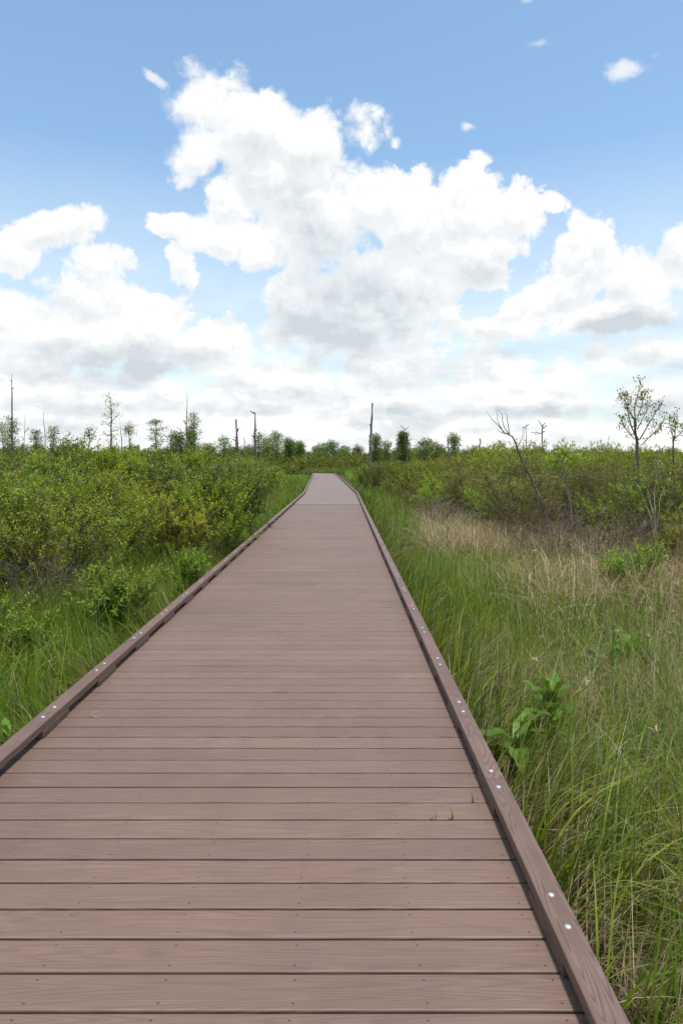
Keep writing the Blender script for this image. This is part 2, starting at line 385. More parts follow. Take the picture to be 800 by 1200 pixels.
    # grey undersides
    sh = [(395, 350, 110, 85, 0, 1.0), (350, 250, 60, 90, -20, .75), (310, 190, 70, 40, 0, .4), (430, 400, 120, 40, 0, .9), (490, 330, 80, 50, 0, .5),
          (150, 430, 120, 32, 0, 1.2), (60, 410, 70, 25, 0, .6), (720, 385, 120, 26, -6, 1.1), (610, 398, 70, 18, -5, .9), (560, 330, 50, 30, -20, .5),
          (640, 485, 90, 12, 0, .7), (470, 485, 120, 14, 0, 1.0), (250, 480, 120, 14, 0, .7), (780, 480, 90, 14, 0, .7), (60, 500, 70, 10, 0, .6), (520, 505, 160, 8, 0, .5)]
    g = blobs(sh, PW, .3)
    up = N(nt, 'ShaderNodeVectorMath', operation='ADD', ins={0: vw, 1: (.004, 0, .014)}).outputs[0]
    rel = math_(nt, 'SUBTRACT', r1, puffs(up))
    PU = N(nt, 'ShaderNodeVectorMath', operation='ADD', ins={0: PW, 1: (.3, 1.1, 0)}).outputs[0]
    und = N(nt, 'ShaderNodeClamp', ins={0: math_(nt, 'MULTIPLY', math_(nt, 'SUBTRACT', blobs(cl, PU), D), .85), 1: -.35, 2: .45}).outputs[0]
    nl = noise(7, 6, .55, 60.)
    g = math_(nt, 'MULTIPLY', math_(nt, 'MAXIMUM', g, 0.0), math_(nt, 'MULTIPLY_ADD', nl.outputs[0], 1.6, .2))
    g = math_(nt, 'ADD', math_(nt, 'ADD', g, math_(nt, 'MULTIPLY', rel, .6)), und)
    g = math_(nt, 'ADD', g, math_(nt, 'MULTIPLY_ADD', nl.outputs[0], .6, -.17))
    g = math_(nt, 'MULTIPLY', g, N(nt, 'ShaderNodeMapRange', interpolation_type='SMOOTHSTEP', ins={0: DD, 1: .05, 2: .75, 3: .15, 4: 1.0}).outputs[0])
    # stacked far clouds: bright tops, grey flat bases
    stu = N(nt, 'ShaderNodeVectorMath', operation='ADD', ins={0: st, 1: (0, 0, .055)}).outputs[0]
    nbu = noise(5.5, 7, .55, 11.0, stu)
    rb = math_(nt, 'MULTIPLY', math_(nt, 'SUBTRACT', nbu.outputs[0], nb.outputs[0]), 3.4)
    low = N(nt, 'ShaderNodeMapRange', ins={0: el, 1: 6.0, 2: 17.0, 3: 1.0, 4: .12}).outputs[0]
    g = math_(nt, 'ADD', g, math_(nt, 'MULTIPLY', math_(nt, 'ADD', rb, .10), low))
    # general: thick parts of unseen clouds are greyer
    g = math_(nt, 'ADD', g, math_(nt, 'MULTIPLY', away, .25), clamp=True)
    col = ramp(nt, g, [(0, (.985, .99, .99)), (.2, (.89, .915, .935)), (.55, (.775, .82, .85)), (1, (.63, .69, .735))])
    bg_c = N(nt, 'ShaderNodeBackground', ins={0: col, 1: .625})
    # a thin high veil low down, where one looks through the most air
    veil = N(nt, 'ShaderNodeMapRange', ins={0: el, 1: 4.0, 2: 24.0, 3: .80, 4: 0.0}).outputs[0]
    al = math_(nt, 'MAXIMUM', al, math_(nt, 'MULTIPLY', veil, math_(nt, 'MULTIPLY_ADD', nl.outputs[0], .7, .62)))
    al = math_(nt, 'MULTIPLY', al, math_(nt, 'GREATER_THAN', sp.outputs[2], -.02))
    mx = N(nt, 'ShaderNodeMixShader', ins={0: al, 1: bg_sky.outputs[0], 2: bg_c.outputs[0]})
    o = N(nt, 'ShaderNodeOutputWorld'); nt.links.new(mx.outputs[0], o.inputs[0])
build_world()

# ------------------------------------------------------------------ ground
def build_ground():
    m, nt = new_mat('marsh_soil')
    geo = N(nt, 'ShaderNodeNewGeometry')
    n1 = N(nt, 'ShaderNodeTexNoise', ins={'Vector': geo.outputs['Position'], 'Scale': .35, 'Detail': 8.0, 'Roughness': .65})
    n2 = N(nt, 'ShaderNodeTexNoise', ins={'Vector': geo.outputs['Position'], 'Scale': 14.0, 'Detail': 6.0, 'Roughness': .7})
    a = ramp(nt, n2.outputs[0], [(.35, (.012, .010, .006)), (.7, (.055, .042, .024))])
    b = ramp(nt, n2.outputs[0], [(.35, (.035, .048, .010)), (.7, (.10, .115, .028))])
    c = mixc(nt, ramp(nt, n1.outputs[0], [(.40, (0, 0, 0)), (.62, (1, 1, 1))]), a, b)
    bp = N(nt, 'ShaderNodeBump', ins={'Strength': .7, 'Distance': .05, 'Height': n2.outputs[0]})
    p = N(nt, 'ShaderNodeBsdfPrincipled', ins={'Base Color': c, 'Roughness': .9, 'Specular IOR Level': .2, 'Normal': bp.outputs[0]})
    o = N(nt, 'ShaderNodeOutputMaterial'); nt.links.new(p.outputs[0], o.inputs[0])
    # graded sheet with gentle hummocks near the walk
    def axis(lo, hi, near, n):
        t = np.linspace(-1, 1, n); s = np.sign(t) * np.abs(t) ** 4
        return s * hi
    xs = axis(0, 6000, 0, 121); ys = axis(0, 6000, 0, 121) + 10
    X, Y = np.meshgrid(xs, ys)
    Z = GZ + .05 * np.sin(X * 1.3 + 1) * np.sin(Y * 1.1) + .03 * np.sin(X * 3.1) * np.sin(Y * 2.7 + .5)
    Z = np.where(np.hypot(X, Y - 10) > 150, GZ, Z)
    V = np.stack([X, Y, Z], -1).reshape(-1, 3)
    i = np.arange(120)[:, None] * 121 + np.arange(120)[None]
    q = np.stack([i, i + 1, i + 122, i + 121], -1).reshape(-1, 4)
    tag(obj('ground', MB().add(V, q).mesh('ground', m, True)), 'dark boggy marsh soil under the grass and shrubs', kind='structure')
build_ground()

# ------------------------------------------------------------------ boardwalk
PATH = np.array([[-.5, -3.2], [-.5, 31.0], [-2.0, 77.0], [-14.0, 91.0]])
HW = 1.265         # half width of the deck
def build_boardwalk():
    root = thing('boardwalk', (0, 0, 0), 'long brown plank boardwalk with low edge rails running across the marsh and bending left', 'boardwalk')
    def planks(y0, y1):
        mb = MB(); k0 = math.ceil((y0 - SEAM) / PITCH); k1 = math.floor((y1 - SEAM) / PITCH)
        for k in range(k0, k1):
            yc = SEAM + (k + .5) * PITCH; j = rng.uniform(-1, 1, 4)
            xc = -.5
            mb.box((xc + j[0] * .004, yc + j[1] * .0006, -.0135 + j[2] * .0007), (2 * HW, PITCH - .010, .025), j[3] * .0006, .0048)
        return mb
    obj('deck', planks(-3.2, 23.55).mesh('deck', M['deck']), root)
    # the paler, greyer boards further on, following the bends
    mb = planks(23.55, 31.0)
    for a, b in ((PATH[1], PATH[2]), (PATH[2], PATH[3])):
        d = (b - a); Ln = np.linalg.norm(d); d = d / Ln; ang = math.atan2(d[1], d[0]) - PI / 2
        zz = -.0135 if b[1] < 80 else -.019
        for s in np.arange(.0 if b[1] < 80 else -.6, Ln, PITCH):
            p = a + d * (s + PITCH / 2)
            mb.box((p[0], p[1], zz + rng.uniform(-1, 1) * .0006), (2 * HW + (.03 if b[1] < 80 else .0), PITCH - .0055, .025), ang, .0035)
    tag(obj('deck', mb.mesh('deck_far', M['deck_far']), root), 'paler grey weathered planks of the far stretch')
    # rails along both edges: stations every ~.9 m
    def offset_line(off):
        pts = []
        for i in range(len(PATH)):
            d1 = norm(PATH[i] - PATH[i - 1]) if i else norm(PATH[1] - PATH[0])
            d2 = norm(PATH[i + 1] - PATH[i]) if i < len(PATH) - 1 else d1
            nrm = norm(np.array([d1[1] + d2[1], -(d1[0] + d2[0])])); cosb = max(.5, float(nrm @ np.array([d1[1], -d1[0]])))
            pts.append(PATH[i] + nrm * off / cosb)
        return np.array(pts)
    def walker(line):
        seg = np.linalg.norm(np.diff(line, axis=0), axis=1); cum = np.concatenate([[0], np.cumsum(seg)])
        def f(s):
            i = min(max(np.searchsorted(cum, s) - 1, 0), len(seg) - 1); d = (line[i + 1] - line[i]) / seg[i]
            return line[i] + d * (s - cum[i]), math.atan2(d[1], d[0]) - PI / 2
        return f, cum
    RW, RT, BT = .09, .040, .040
    far_blocks = MB()
    for side, joint, sp0 in ((1, 3.115, .91), (-1, 3.94, .86)):
        line = offset_line(side * (1.255 - RW / 2)); f, cum = walker(line); total = cum[-1]
        s_of = lambda y: y + 3.2
        st, s = [], s_of(joint)
        while s > .3: s -= sp0
        while s < total - .2: st.append(s); s += sp0
        cuts = [0.0]; s = s_of(joint)
        while s > 0: s -= sp0 * 4
        s += sp0 * 4
        while s < total: cuts.append(s); s += sp0 * 4
        cuts = sorted(set(cuts + [total]))
        rails = []
        for a, b in zip(cuts[:-1], cuts[1:]):
            if b - a < .1: continue
            (pa, ra), (pb, rb) = f(a + .0015), f(b - .0015)
            mid = [c for c in cum[1:-1] if a < c < b]
            org = (pa + pb) / 2; mb = MB()
            knots = [pa] + [f(c)[0] for c in mid] + [pb]
            ang = math.atan2(pb[1] - pa[1], pb[0] - pa[0]) - PI / 2
            ca, sa = math.cos(-ang), math.sin(-ang)
            e = .004 if a < 30 else .002
            prof = [(-RW / 2, 0), (RW / 2, 0), (RW / 2, RT - e), (RW / 2 - e * .3, RT - e * .3), (RW / 2 - e, RT), (-RW / 2 + e, RT), (-RW / 2 + e * .3, RT - e * .3), (-RW / 2, RT - e)]
            V = []
            for i, kpt in enumerate(knots):
                d = norm(knots[min(i + 1, len(knots) - 1)] - knots[max(i - 1, 0)]); nx = np.array([d[1], -d[0]])
                wob = rng.uniform(-.002, .002)
                for (u, z) in prof:
                    p = kpt + nx * u - org
                    V.append([p[0] * ca - p[1] * sa, p[0] * sa + p[1] * ca, z + wob * 0])
            n8 = len(prof); q = [[i * n8 + k, i * n8 + (k + 1) % n8, (i + 1) * n8 + (k + 1) % n8, (i + 1) * n8 + k] for i in range(len(knots) - 1) for k in range(n8)]
            last = (len(knots) - 1) * n8
            for base, flip in ((0, 0), (last, 1)):
                for tri in ([0, 1, 2, 7], [7, 2, 3, 6], [6, 3, 4, 5]):
                    t4 = [base + x for x in tri]; q.append(t4 if not flip else t4[::-1])
            mb.add(V, q)
            r = obj('edge_rail', mb.mesh('edge_rail', M['rail']), root)
            r.location = (org[0], org[1], BT + .001 + rng.uniform(0, .0015)); r.rotation_euler = (0, rng.uniform(-.004, .004), ang)
            rails.append((a, b, r, org, ang))
        for s in st:
            (p, ang) = f(s)
            if p[1] < 42 and s < total - 16:
                bl = obj('rail_block', BLOCK, root)
                bl.location = (p[0] - side * .004, p[1], BT / 2); bl.rotation_euler = (0, 0, ang + rng.uniform(-.01, .01))
            else:
                far_blocks.box((p[0], p[1], BT / 2), (RW - .004, .34, BT), ang)
            if p[1] < 22:
                for ds in (-.078, .078):
                    (bp, _) = f(s + ds)
                    for a, b, r, org, ra in rails:
                        if a <= s + ds < b:
                            bo = obj('bolt', BOLT, r); q = bp - org; ca, sa = math.cos(-ra), math.sin(-ra)
                            bo.location = (q[0] * ca - q[1] * sa + rng.uniform(-.004, .004), q[0] * sa + q[1] * ca, RT)
    tag(obj('rail_block', far_blocks.mesh('rail_blocks_far', M['block']), root), kind='stuff')
    # what carries it: edge beams and short posts
    for off in (-1.05, 0, 1.05):
        mb = MB(); ln = offset_line(off)
        for a, b in zip(ln[:-1], ln[1:]):
            d = b - a; mb.box(((a + b)[0] / 2, (a + b)[1] / 2, -.108), (.045, np.linalg.norm(d), .16), math.atan2(d[1], d[0]) - PI / 2)
        obj('beam', mb.mesh('beam', M['timber']), root)
    for y in np.arange(-2.4, 31, 2.44):
        for off in (-1.09, 1.09):
            pb = obj('post', POST, root); pb.location = (-.5 + off + (.05 if off > 0 else -.05), y, -.03)
bm = MB(); bm.box((0, 0, 0), (.088, .36, .0385), 0, .003); BLOCK = bm.mesh('rail_block', M['block'])
def bolt_mesh():
    mb = MB(); k = 14; a = np.arange(k) / k * 2 * PI; V = []
    for r, z in ((.0108, 0), (.0105, .0018), (.0082, .0040), (.0043, .0052)):
        V += [[r * math.cos(t), r * math.sin(t), z] for t in a]
    q = [[i * k + j, i * k + (j + 1) % k, (i + 1) * k + (j + 1) % k, (i + 1) * k + j] for i in range(3) for j in range(k)]
    V.append([0, 0, .0055]); t = [[3 * k + j, 3 * k + (j + 1) % k, 4 * k] for j in range(k)]
    return mb.add(V, q, t).mesh('bolt', M['bolt'], True)
BOLT = bolt_mesh()
bm = MB(); bm.box((0, 0, -.4), (.09, .09, .78), 0, .004); POST = bm.mesh('post', M['timber'])
build_boardwalk()

# ------------------------------------------------------------------ shrubs
def make_shrub(seed, H, R, nstem, ntwig, lpt, L, W, leafmat, stemmat='stem', up=.8, low=.3, tl=(.12, .3), bare=0.0, thick=.012, scatter=.13):
    r = np.random.default_rng(seed); st, fo = MB(), MB()
    stems = []
    for i in range(nstem):
        az = r.uniform(0, 2 * PI); rr = R * math.sqrt(r.uniform(.02, 1)); h = H * r.uniform(.62, 1) * (1 - .28 * (rr / R) ** 2)
        t = np.linspace(0, 1, 7); rad = .1 * R * r.random() + (rr - .08 * R) * t ** r.uniform(.7, 1.4)
        wob = np.cumsum(r.normal(0, .03 * R, (7, 2)), 0)
        P = np.stack([rad * math.cos(az) + wob[:, 0], rad * math.sin(az) + wob[:, 1], h * t ** .9 - .06], 1)
        stems.append(P); st.tube(P, np.linspace(thick, thick * .3, 7) * r.uniform(.7, 1.2), 5)
    stems = np.array(stems)
    si = r.integers(0, nstem, ntwig); t = low + (1 - low) * r.random(ntwig) ** .75
    x = t * 5.999; i0 = x.astype(int); fr = (x - i0)[:, None]
    B = stems[si, i0] * (1 - fr) + stems[si, np.minimum(i0 + 1, 6)] * fr
    off = r.normal(0, scatter * R, (ntwig, 3)); off[:, 2] = np.abs(off[:, 2]) * .6
    B2 = B + off
    outw = B2.copy(); outw[:, 2] = 0; outw = norm(outw) * .55
    D = norm(outw + np.array([0, 0, up]) + r.normal(0, .38, (ntwig, 3)))
    TL = r.uniform(*tl, ntwig)
    E = B2 + D * TL[:, None]
    for a in range(ntwig):
        st.tube(np.stack([B[a], B2[a], E[a]]), (thick * .28, thick * .22, thick * .12), 3, False)
    keep = r.random(ntwig) >= bare
    B3, D3, T3 = B2[keep], D[keep], TL[keep]; n = len(B3)
    k = np.arange(lpt)[None, :]
    tt = (.15 + .85 * (k + r.uniform(0, .8, (n, lpt))) / lpt)
    Pl = B3[:, None] + D3[:, None] * (tt * T3[:, None])[..., None]
    a = k * 2.4 + r.uniform(0, 6.3, (n, 1)) + r.normal(0, .3, (n, lpt))
    u = norm(np.cross(D3, np.array([.3, .9, .1]))); v = np.cross(D3, u)
    side = np.cos(a)[..., None] * u[:, None] + np.sin(a)[..., None] * v[:, None]
    Dl = norm(D3[:, None] * r.uniform(.35, 1.1, (n, lpt, 1)) + side + r.normal(0, .15, (n, lpt, 3)))
    Nl = norm(D3[:, None] * 1.0 - side * .3 + np.array([0, 0, .5]) + r.normal(0, .25, (n, lpt, 3)))
    m = n * lpt; sz = r.uniform(.6, 1.25, m)
    add_leaves(fo, Pl.reshape(-1, 3), Dl.reshape(-1, 3), Nl.reshape(-1, 3), L * sz, W * sz)
    return fo.mesh('foliage', M[leafmat]), st.mesh('stems', M[stemmat])

SH = {
    'green': [make_shrub(1, 2.15, .95, 15, 700, 15, .050, .019, 'leaf_green', tl=(.14, .42), up=1.0, low=.42),
              make_shrub(2, 2.15, .95, 13, 520, 13, .076, .028, 'leaf_green', tl=(.16, .55), up=1.3, low=.42, scatter=.11),
              make_shrub(3, 2.15, 1.0, 17, 560, 12, .060, .030, 'leaf_bright', tl=(.12, .36), up=.7, low=.38, bare=.08)],
    'dark': [make_shrub(s, 2.2, 1.05, 14, 620, 14, .058, .024, 'leaf_dark', tl=(.14, .36), low=.36) for s in (4, 5)],
    'gold': [make_shrub(s, 2.1, .95, 15, 480, 13, .056, .024, 'leaf_gold', bare=.08) for s in (6,)],
    'olive': [make_shrub(s, 2.3, 1.15, 26, 900, 7, .046, .018, 'leaf_olive', bare=.22, scatter=.17) for s in (7, 8, 9)],
    'low': [make_shrub(s, .95, .6, 12, 300, 12, .055, .023, 'leaf_bright', low=.15) for s in (10, 11)],
    'twig': [make_shrub(s, 1.35, .75, 22, 420, 4, .03, .012, 'leaf_olive', 'twigbrown', bare=.80, low=.15, tl=(.15, .4), thick=.008, scatter=.2) for s in (12, 13)],
    'fargreen': [make_shrub(s, 2.3, 1.3, 14, 460, 11, .078, .033, 'leaf_green') for s in (14, 15)],
    'farolive': [make_shrub(s, 2.3, 1.3, 18, 460, 9, .074, .032, 'leaf_olive', bare=.1) for s in (16, 17)],
}
INFO = {
    'green': ('shrub', 'shrub'), 'dark': ('shrub', 'shrub'), 'gold': ('shrub', 'shrub'), 'olive': ('shrub', 'shrub'),
    'low': ('low_shrub', 'shrub'), 'twig': ('twiggy_shrub', 'shrub'), 'fargreen': ('shrub', 'shrub'), 'farolive': ('shrub', 'shrub'),
}
def shrub(kind, x, y, sc, label, group=None, zs=1.0, var=None, z=None):
    pr = SH[kind]; f, s = pr[rng.integers(len(pr)) if var is None else var]
    o = thing(INFO[kind][0], (x, y, GZ if z is None else z), label, 'shrub', group, rng.uniform(0, 6.28), (sc, sc, sc * zs))
    obj('foliage', f, o); obj('stems', s, o)
    return o

placed = []
def free(x, y, d):
    return all((x - a) ** 2 + (y - b) ** 2 > d * d for a, b in placed)
def key_shrub(kind, px, d, top, label, wide=1.0, group=None, base=None):
    x = (px - 400) / F * d
    H = EYE - (top - 539) / F * d - GZ
    h0 = {'green': 2.15, 'dark': 2.2, 'gold': 2.1, 'olive': 2.3, 'low': .95, 'twig': 1.35, 'fargreen': 2.3, 'farolive': 2.3}[kind]
    sc = H / h0
    o = shrub(kind, x, d, sc, label, group)
    o.scale = (sc * wide, sc * wide, sc)
    placed.append((x, d)); return o

# the shrubs one can point at
key_shrub('green', 60, 8.4, 552, 'big near green shrub with bare grey lower stems, nearest tall shrub left of the boardwalk', 1.05)
key_shrub('low', 122, 7.3, 650, 'low bright green bush standing in grass in front of the big near shrub', .8)

key_shrub('gold', 196, 11.6, 556, 'golden yellow leaved shrub among the green shrubs left of the boardwalk', 1.15)
key_shrub('gold', 175, 13.5, 545, 'second yellowish shrub, just behind the golden one on its far side', 1.0)
key_shrub('dark', 215, 14.5, 521, 'dark green dense rounded shrub rising behind the golden shrub', 1.35)
key_shrub('dark', 285, 16.0, 532, 'dark bushy shrub beside the grass verge where the left thicket ends', 1.1)
key_shrub('low', 14, 6.3, 694, 'little leafy bush low in the grass at the left edge of the photo', .8)
key_shrub('low', 208, 9.6, 636, 'small bush at the foot of the golden shrub beside the verge', .8)
key_shrub('low', 264, 13.2, 606, 'small green bush on the grass verge farther along the left rail', .9)
key_shrub('twig', 52, 7.7, 622, 'grey bare stemmed twigs showing under the big near shrub on the left', .9)
key_shrub('green', -6, 8.6, 533, 'tall leafy green shrub at the left edge of the photo', 1.1)
key_shrub('green', 105, 10.2, 535, 'light green shrub just behind the big near shrub', 1.1)
key_shrub('green', 245, 12.2, 560, 'mid green shrub between the golden shrub and the boardwalk verge', .95)
key_shrub('dark', 50, 16.0, 505, 'rounded shrub with reddish leaf tips rising above the left thicket', 1.0)
key_shrub('low', 748, 9.4, 634, 'bright yellow green leafy bush among dry grass on the right side', .9)
key_shrub('gold', 806, 10.8, 585, 'yellow leaved shrub at the right edge of the photo', .9)
key_shrub('low', 722, 9.8, 655, 'small bright bush beside the larger yellow green bush on the right', .9)
key_shrub('twig', 700, 11.4, 585, 'pale bare twiggy shrub in front of the right thicket', 1.3)
key_shrub('twig', 772, 10.9, 575, 'grey dead branchy shrub with forked bare sticks under the sapling', .8)
key_shrub('twig', 510, 17.5, 575, 'brown bare twiggy shrub at the near end of the right thicket', 1.6)
key_shrub('twig', 640, 12.2, 590, 'brown twiggy shrub low at the foot of the leaning bare tree', 1.2)
key_shrub('dark', 436, 36, 540, 'dark green bush on the right verge near the bend of the boardwalk', .8)

for _px, _d, _t in ((345, 78, 541), (337, 74, 539), (352, 97, 533)):
    key_shrub('fargreen', _px, _d, _t, 'leafy bush hiding the rail where the boardwalk turns left at its far end', .8, 'bushes at the far turn')
left_front = lambda y: np.interp(y, [5.5, 7, 8.5, 10, 12, 16, 22, 31, 50, 75, 90], [-5.2, -4.8, -4.3, -3.8, -3.5, -3.3, -3.25, -3.4, -3.8, -5.5, -8])
right_front = lambda y: np.interp(y, [9, 10.6, 12.5, 14, 17, 21, 34, 51, 90], [7.0, 5.7, 4.2, 3.2, 2.75, 2.4, 1.9, 1.8, 2.2])
LG, RG = 'green shrubs filling the left thicket', 'olive shrubs filling the right thicket'
FG = 'bushes of the far scrub beyond the thickets'
def fill(side, y0, y1, tries, cap, kinds, wts, label, group, height):
    c = 0
    for _ in range(tries):
        y = y0 + (y1 - y0) * rng.random() ** .9
        lim = .53 * y + 1.2
        if side < 0: x1, x0 = left_front(y) - .3, -lim
        else: x0, x1 = right_front(y) + .4, lim
        if x1 <= x0: continue
        x = rng.uniform(x0, x1)
        if not free(x, y, .82 + .034 * y): continue
        k = kinds[rng.choice(len(kinds), p=wts)]
        h0 = {'green': 2.15, 'dark': 2.2, 'gold': 2.1, 'olive': 2.3, 'low': .95, 'twig': 1.35, 'fargreen': 2.3, 'farolive': 2.3}[k]
        edge = abs(x - (x1 if side < 0 else x0))
        H = height(y, edge) * rng.uniform(.82, 1.08) * (1 + .10 * math.sin(x * 1.1 + .6 * y) * math.sin(y * .8 + 1.7))
        if side > 0: H -= y * .016 * float(np.interp(x / y, [.10, .24], [1, 0]))
        if k == 'twig': H *= .7
        sc = H / h0; wd = rng.uniform(.9, 1.2)
        if rng.random() < .13: sc *= 1.13; wd *= .7
        lb, gr = label, group
        if k == 'gold': lb, gr = 'yellowish green leafed shrub deep in the thicket left of the boardwalk', 'yellowish shrubs in the left thicket'
        if k == 'twig': lb, gr = 'bare brown twiggy shrub low among the olive shrubs right of the boardwalk', 'bare twiggy shrubs in the right thicket'
        o = shrub(k, x, y, sc, lb, gr); o.scale = (sc * wd, sc * wd, sc); placed.append((x, y)); c += 1
        if c >= cap: break
    return c
hl = lambda y, e: (EYE - GZ + y * np.interp(y, [8, 40], [.010, .013])) * np.interp(e, [0, 1.0, 2.2], [.62, .88, 1])
hr = lambda y, e: (EYE - GZ + y * .021) * np.interp(e, [0, .6, 1.6], [.62, .85, 1])
n1 = fill(-1, 6.6, 19, 2500, 85, ['green', 'dark', 'gold'], [.80, .16, .04], 'leafy green shrub packed in the thicket left of the boardwalk', LG, hl)
n2 = fill(-1, 19, 44, 1800, 75, ['fargreen', 'farolive'], [.75, .25], 'leafy green shrub packed in the thicket left of the boardwalk', LG, hl)
n3 = fill(1, 10.0, 21, 2500, 80, ['olive', 'green', 'twig'], [.80, .12, .08], 'twiggy olive green shrub packed in the thicket right of the boardwalk', RG, hr)
n4 = fill(1, 21, 46, 1800, 75, ['farolive', 'fargreen'], [.6, .4], 'twiggy olive green shrub packed in the thicket right of the boardwalk', RG, hr)
print('shrubs', n1, n2, n3, n4)

def far_scrub():
    r = np.random.default_rng(31); mb = MB(); c = 0
    for _ in range(4200):
        y = 44 * (260 / 44) ** r.random(); x = r.uniform(-1, 1) * (.53 * y + 6)
        if -8.5 < x < 3.0 and y < 93: continue
        if y < 90 and x < 0 and x > left_front(y) - 1.5: continue
        if y < 90 and x > 0 and x < right_front(y) + 1.5: continue
        if y < 50 and free(x, y, 1.2) is False: continue
        R = r.uniform(1.0, 2.4) * (1 + y / 260); H = r.uniform(1.4, 2.25) + y * .0052
        if y > 80: H += r.uniform(0, 1) ** 3 * .9
        if y < 92 and abs(x) < 12: H = min(H, 1.7)
        n = int(np.clip(150 * 60 / y, 45, 170)); ls = max(.10, 2.6 * y / F * 1.25)
        a = r.uniform(0, 2 * PI, n); q = np.sqrt(r.random(n)); hh = H * np.clip((1 - .45 * q ** 2) * r.uniform(.55, 1.08, n), .2, None)
        P = np.stack([x + R * q * np.cos(a), y + R * q * np.sin(a), GZ + hh], 1)
        D = norm(np.stack([np.cos(a) * q, np.sin(a) * q, np.full(n, .8)], 1) + r.normal(0, .5, (n, 3)))
        add_leaves(mb, P, D, norm(r.normal(0, 1, (n, 3)) + np.array([0, 0, .6])), ls * r.uniform(.7, 1.3, n), ls * .5)
        c += 1
    tag(obj('far_scrub', mb.mesh('far_scrub', M['leaf_scrub'])), 'low light green scrub stretching over the far marsh to the horizon', 'scrub', kind='stuff')
far_scrub()

# ------------------------------------------------------------------ trees
def branch_pts(r, p0, d, L, n=5, wob=.12, rise=0.0):
    t = np.linspace(0, 1, n)[:, None]
    P = p0 + d * L * t + np.cumsum(r.normal(0, wob * L / n, (n, 3)), 0) * (t > 0)
    P[:, 2] += rise * L * t[:, 0] ** 2
    return P
def make_tree(seed, H, kind, wid, leaf, mat='leaf_tree', dens=1.0, z0=0.0):
    """trunk+limbs mesh and crown mesh; wid = crown half width"""
    r = np.random.default_rng(seed); tr, cr = MB(), MB()
    t = np.linspace(0, 1, 9); wob = np.cumsum(r.normal(0, .008 * H, (9, 2)), 0); wob -= wob[0]
    T = np.stack([wob[:, 0], wob[:, 1], H * t - .05], 1); rad = np.interp(t, [0, .1, 1], [.017 * H + .02, .013 * H + .015, .003 * H])
    tr.tube(T, rad, 7)
    spec = {'round': (16, .42, 1.0, .75), 'cone': (26, .15, 1.0, 1.0), 'flat': (12, .45, .98, .8), 'sparse': (16, .38, 1.0, .6), 'tuft': (9, .86, 1.0, .6), 'column': (18, .3, 1.0, .9)}[kind]
    nb, t0, t1, dn = spec
    for i in range(nb):
        tt = t0 + (t1 - t0) * (i + r.uniform(0, .9)) / nb
        u = (tt - t0) / (t1 - t0 + 1e-6)
        prof = {'round': math.sqrt(max(0, 1 - (2 * u - .9) ** 2 / 1.3)) * .95 + .1, 'cone': min(1.0, 1.75 * (1.03 - u)), 'flat': .45 + .6 * math.sin(u * 2.3), 'sparse': .5 + .5 * math.sin(1.1 + u * 2.0),
                'tuft': 1.0, 'column': .55 + .45 * math.sin(u * 3.0)}[kind]
        L = wid * prof * r.uniform(.7, 1.12); az = i * 2.4 + r.uniform(-.5, .5)
        p0 = np.array([np.interp(tt, t, T[:, k]) for k in range(3)])
        el = {'round': .35, 'cone': .05, 'flat': .28, 'sparse': .42, 'tuft': .25, 'column': .5}[kind] + r.normal(0, .15)
        d = np.array([math.cos(az) * math.cos(el), math.sin(az) * math.cos(el), math.sin(el)])
        P = branch_pts(r, p0, d, L, 5, .16, .12)
        tr.tube(P, np.linspace(.0045 * H + .006, .0018 * H + .003, 5), 4)
        nc = max(2, int(5 * dens * dn))
        for c in range(nc):
            s = r.uniform(.35, 1.05) if kind != 'sparse' else r.uniform(.6, 1.05)
            pc = P[0] * (1 - s) + P[-1] * s; sig = leaf * (1.3 if kind != 'sparse' else 1.2)
            n = int(25 * dens); off = r.normal(0, 1, (n, 3)) * sig * np.array([1.15, 1.15, .55 if kind == 'flat' else .75])
            Dl = norm(off + np.array([0, 0, .5 * sig]) + r.normal(0, sig * .4, (n, 3)))
            add_leaves(cr, pc + off, Dl, norm(r.normal(0, 1, (n, 3)) + np.array([0, 0, .5])), leaf * r.uniform(.7, 1.3, n), leaf * .45)
    return tr.mesh('trunk', M['bark']), cr.mesh('crown', M[mat])
def tree(px, top, d, kind, wpx, label, seed, mat='leaf_tree', dens=1.0, group=None, name='tree', cat='tree'):
    x = (px - 400) / F * d; H = EYE - (top - 539) / F * d - GZ
    o = thing(name, (x, d, GZ), label, cat, group)
    a, b = make_tree(seed, H, kind, wpx * .42 / F * d, 1.75 / F * d, mat, dens)
    obj('trunk', a, o); obj('crown', b, o)
    return o
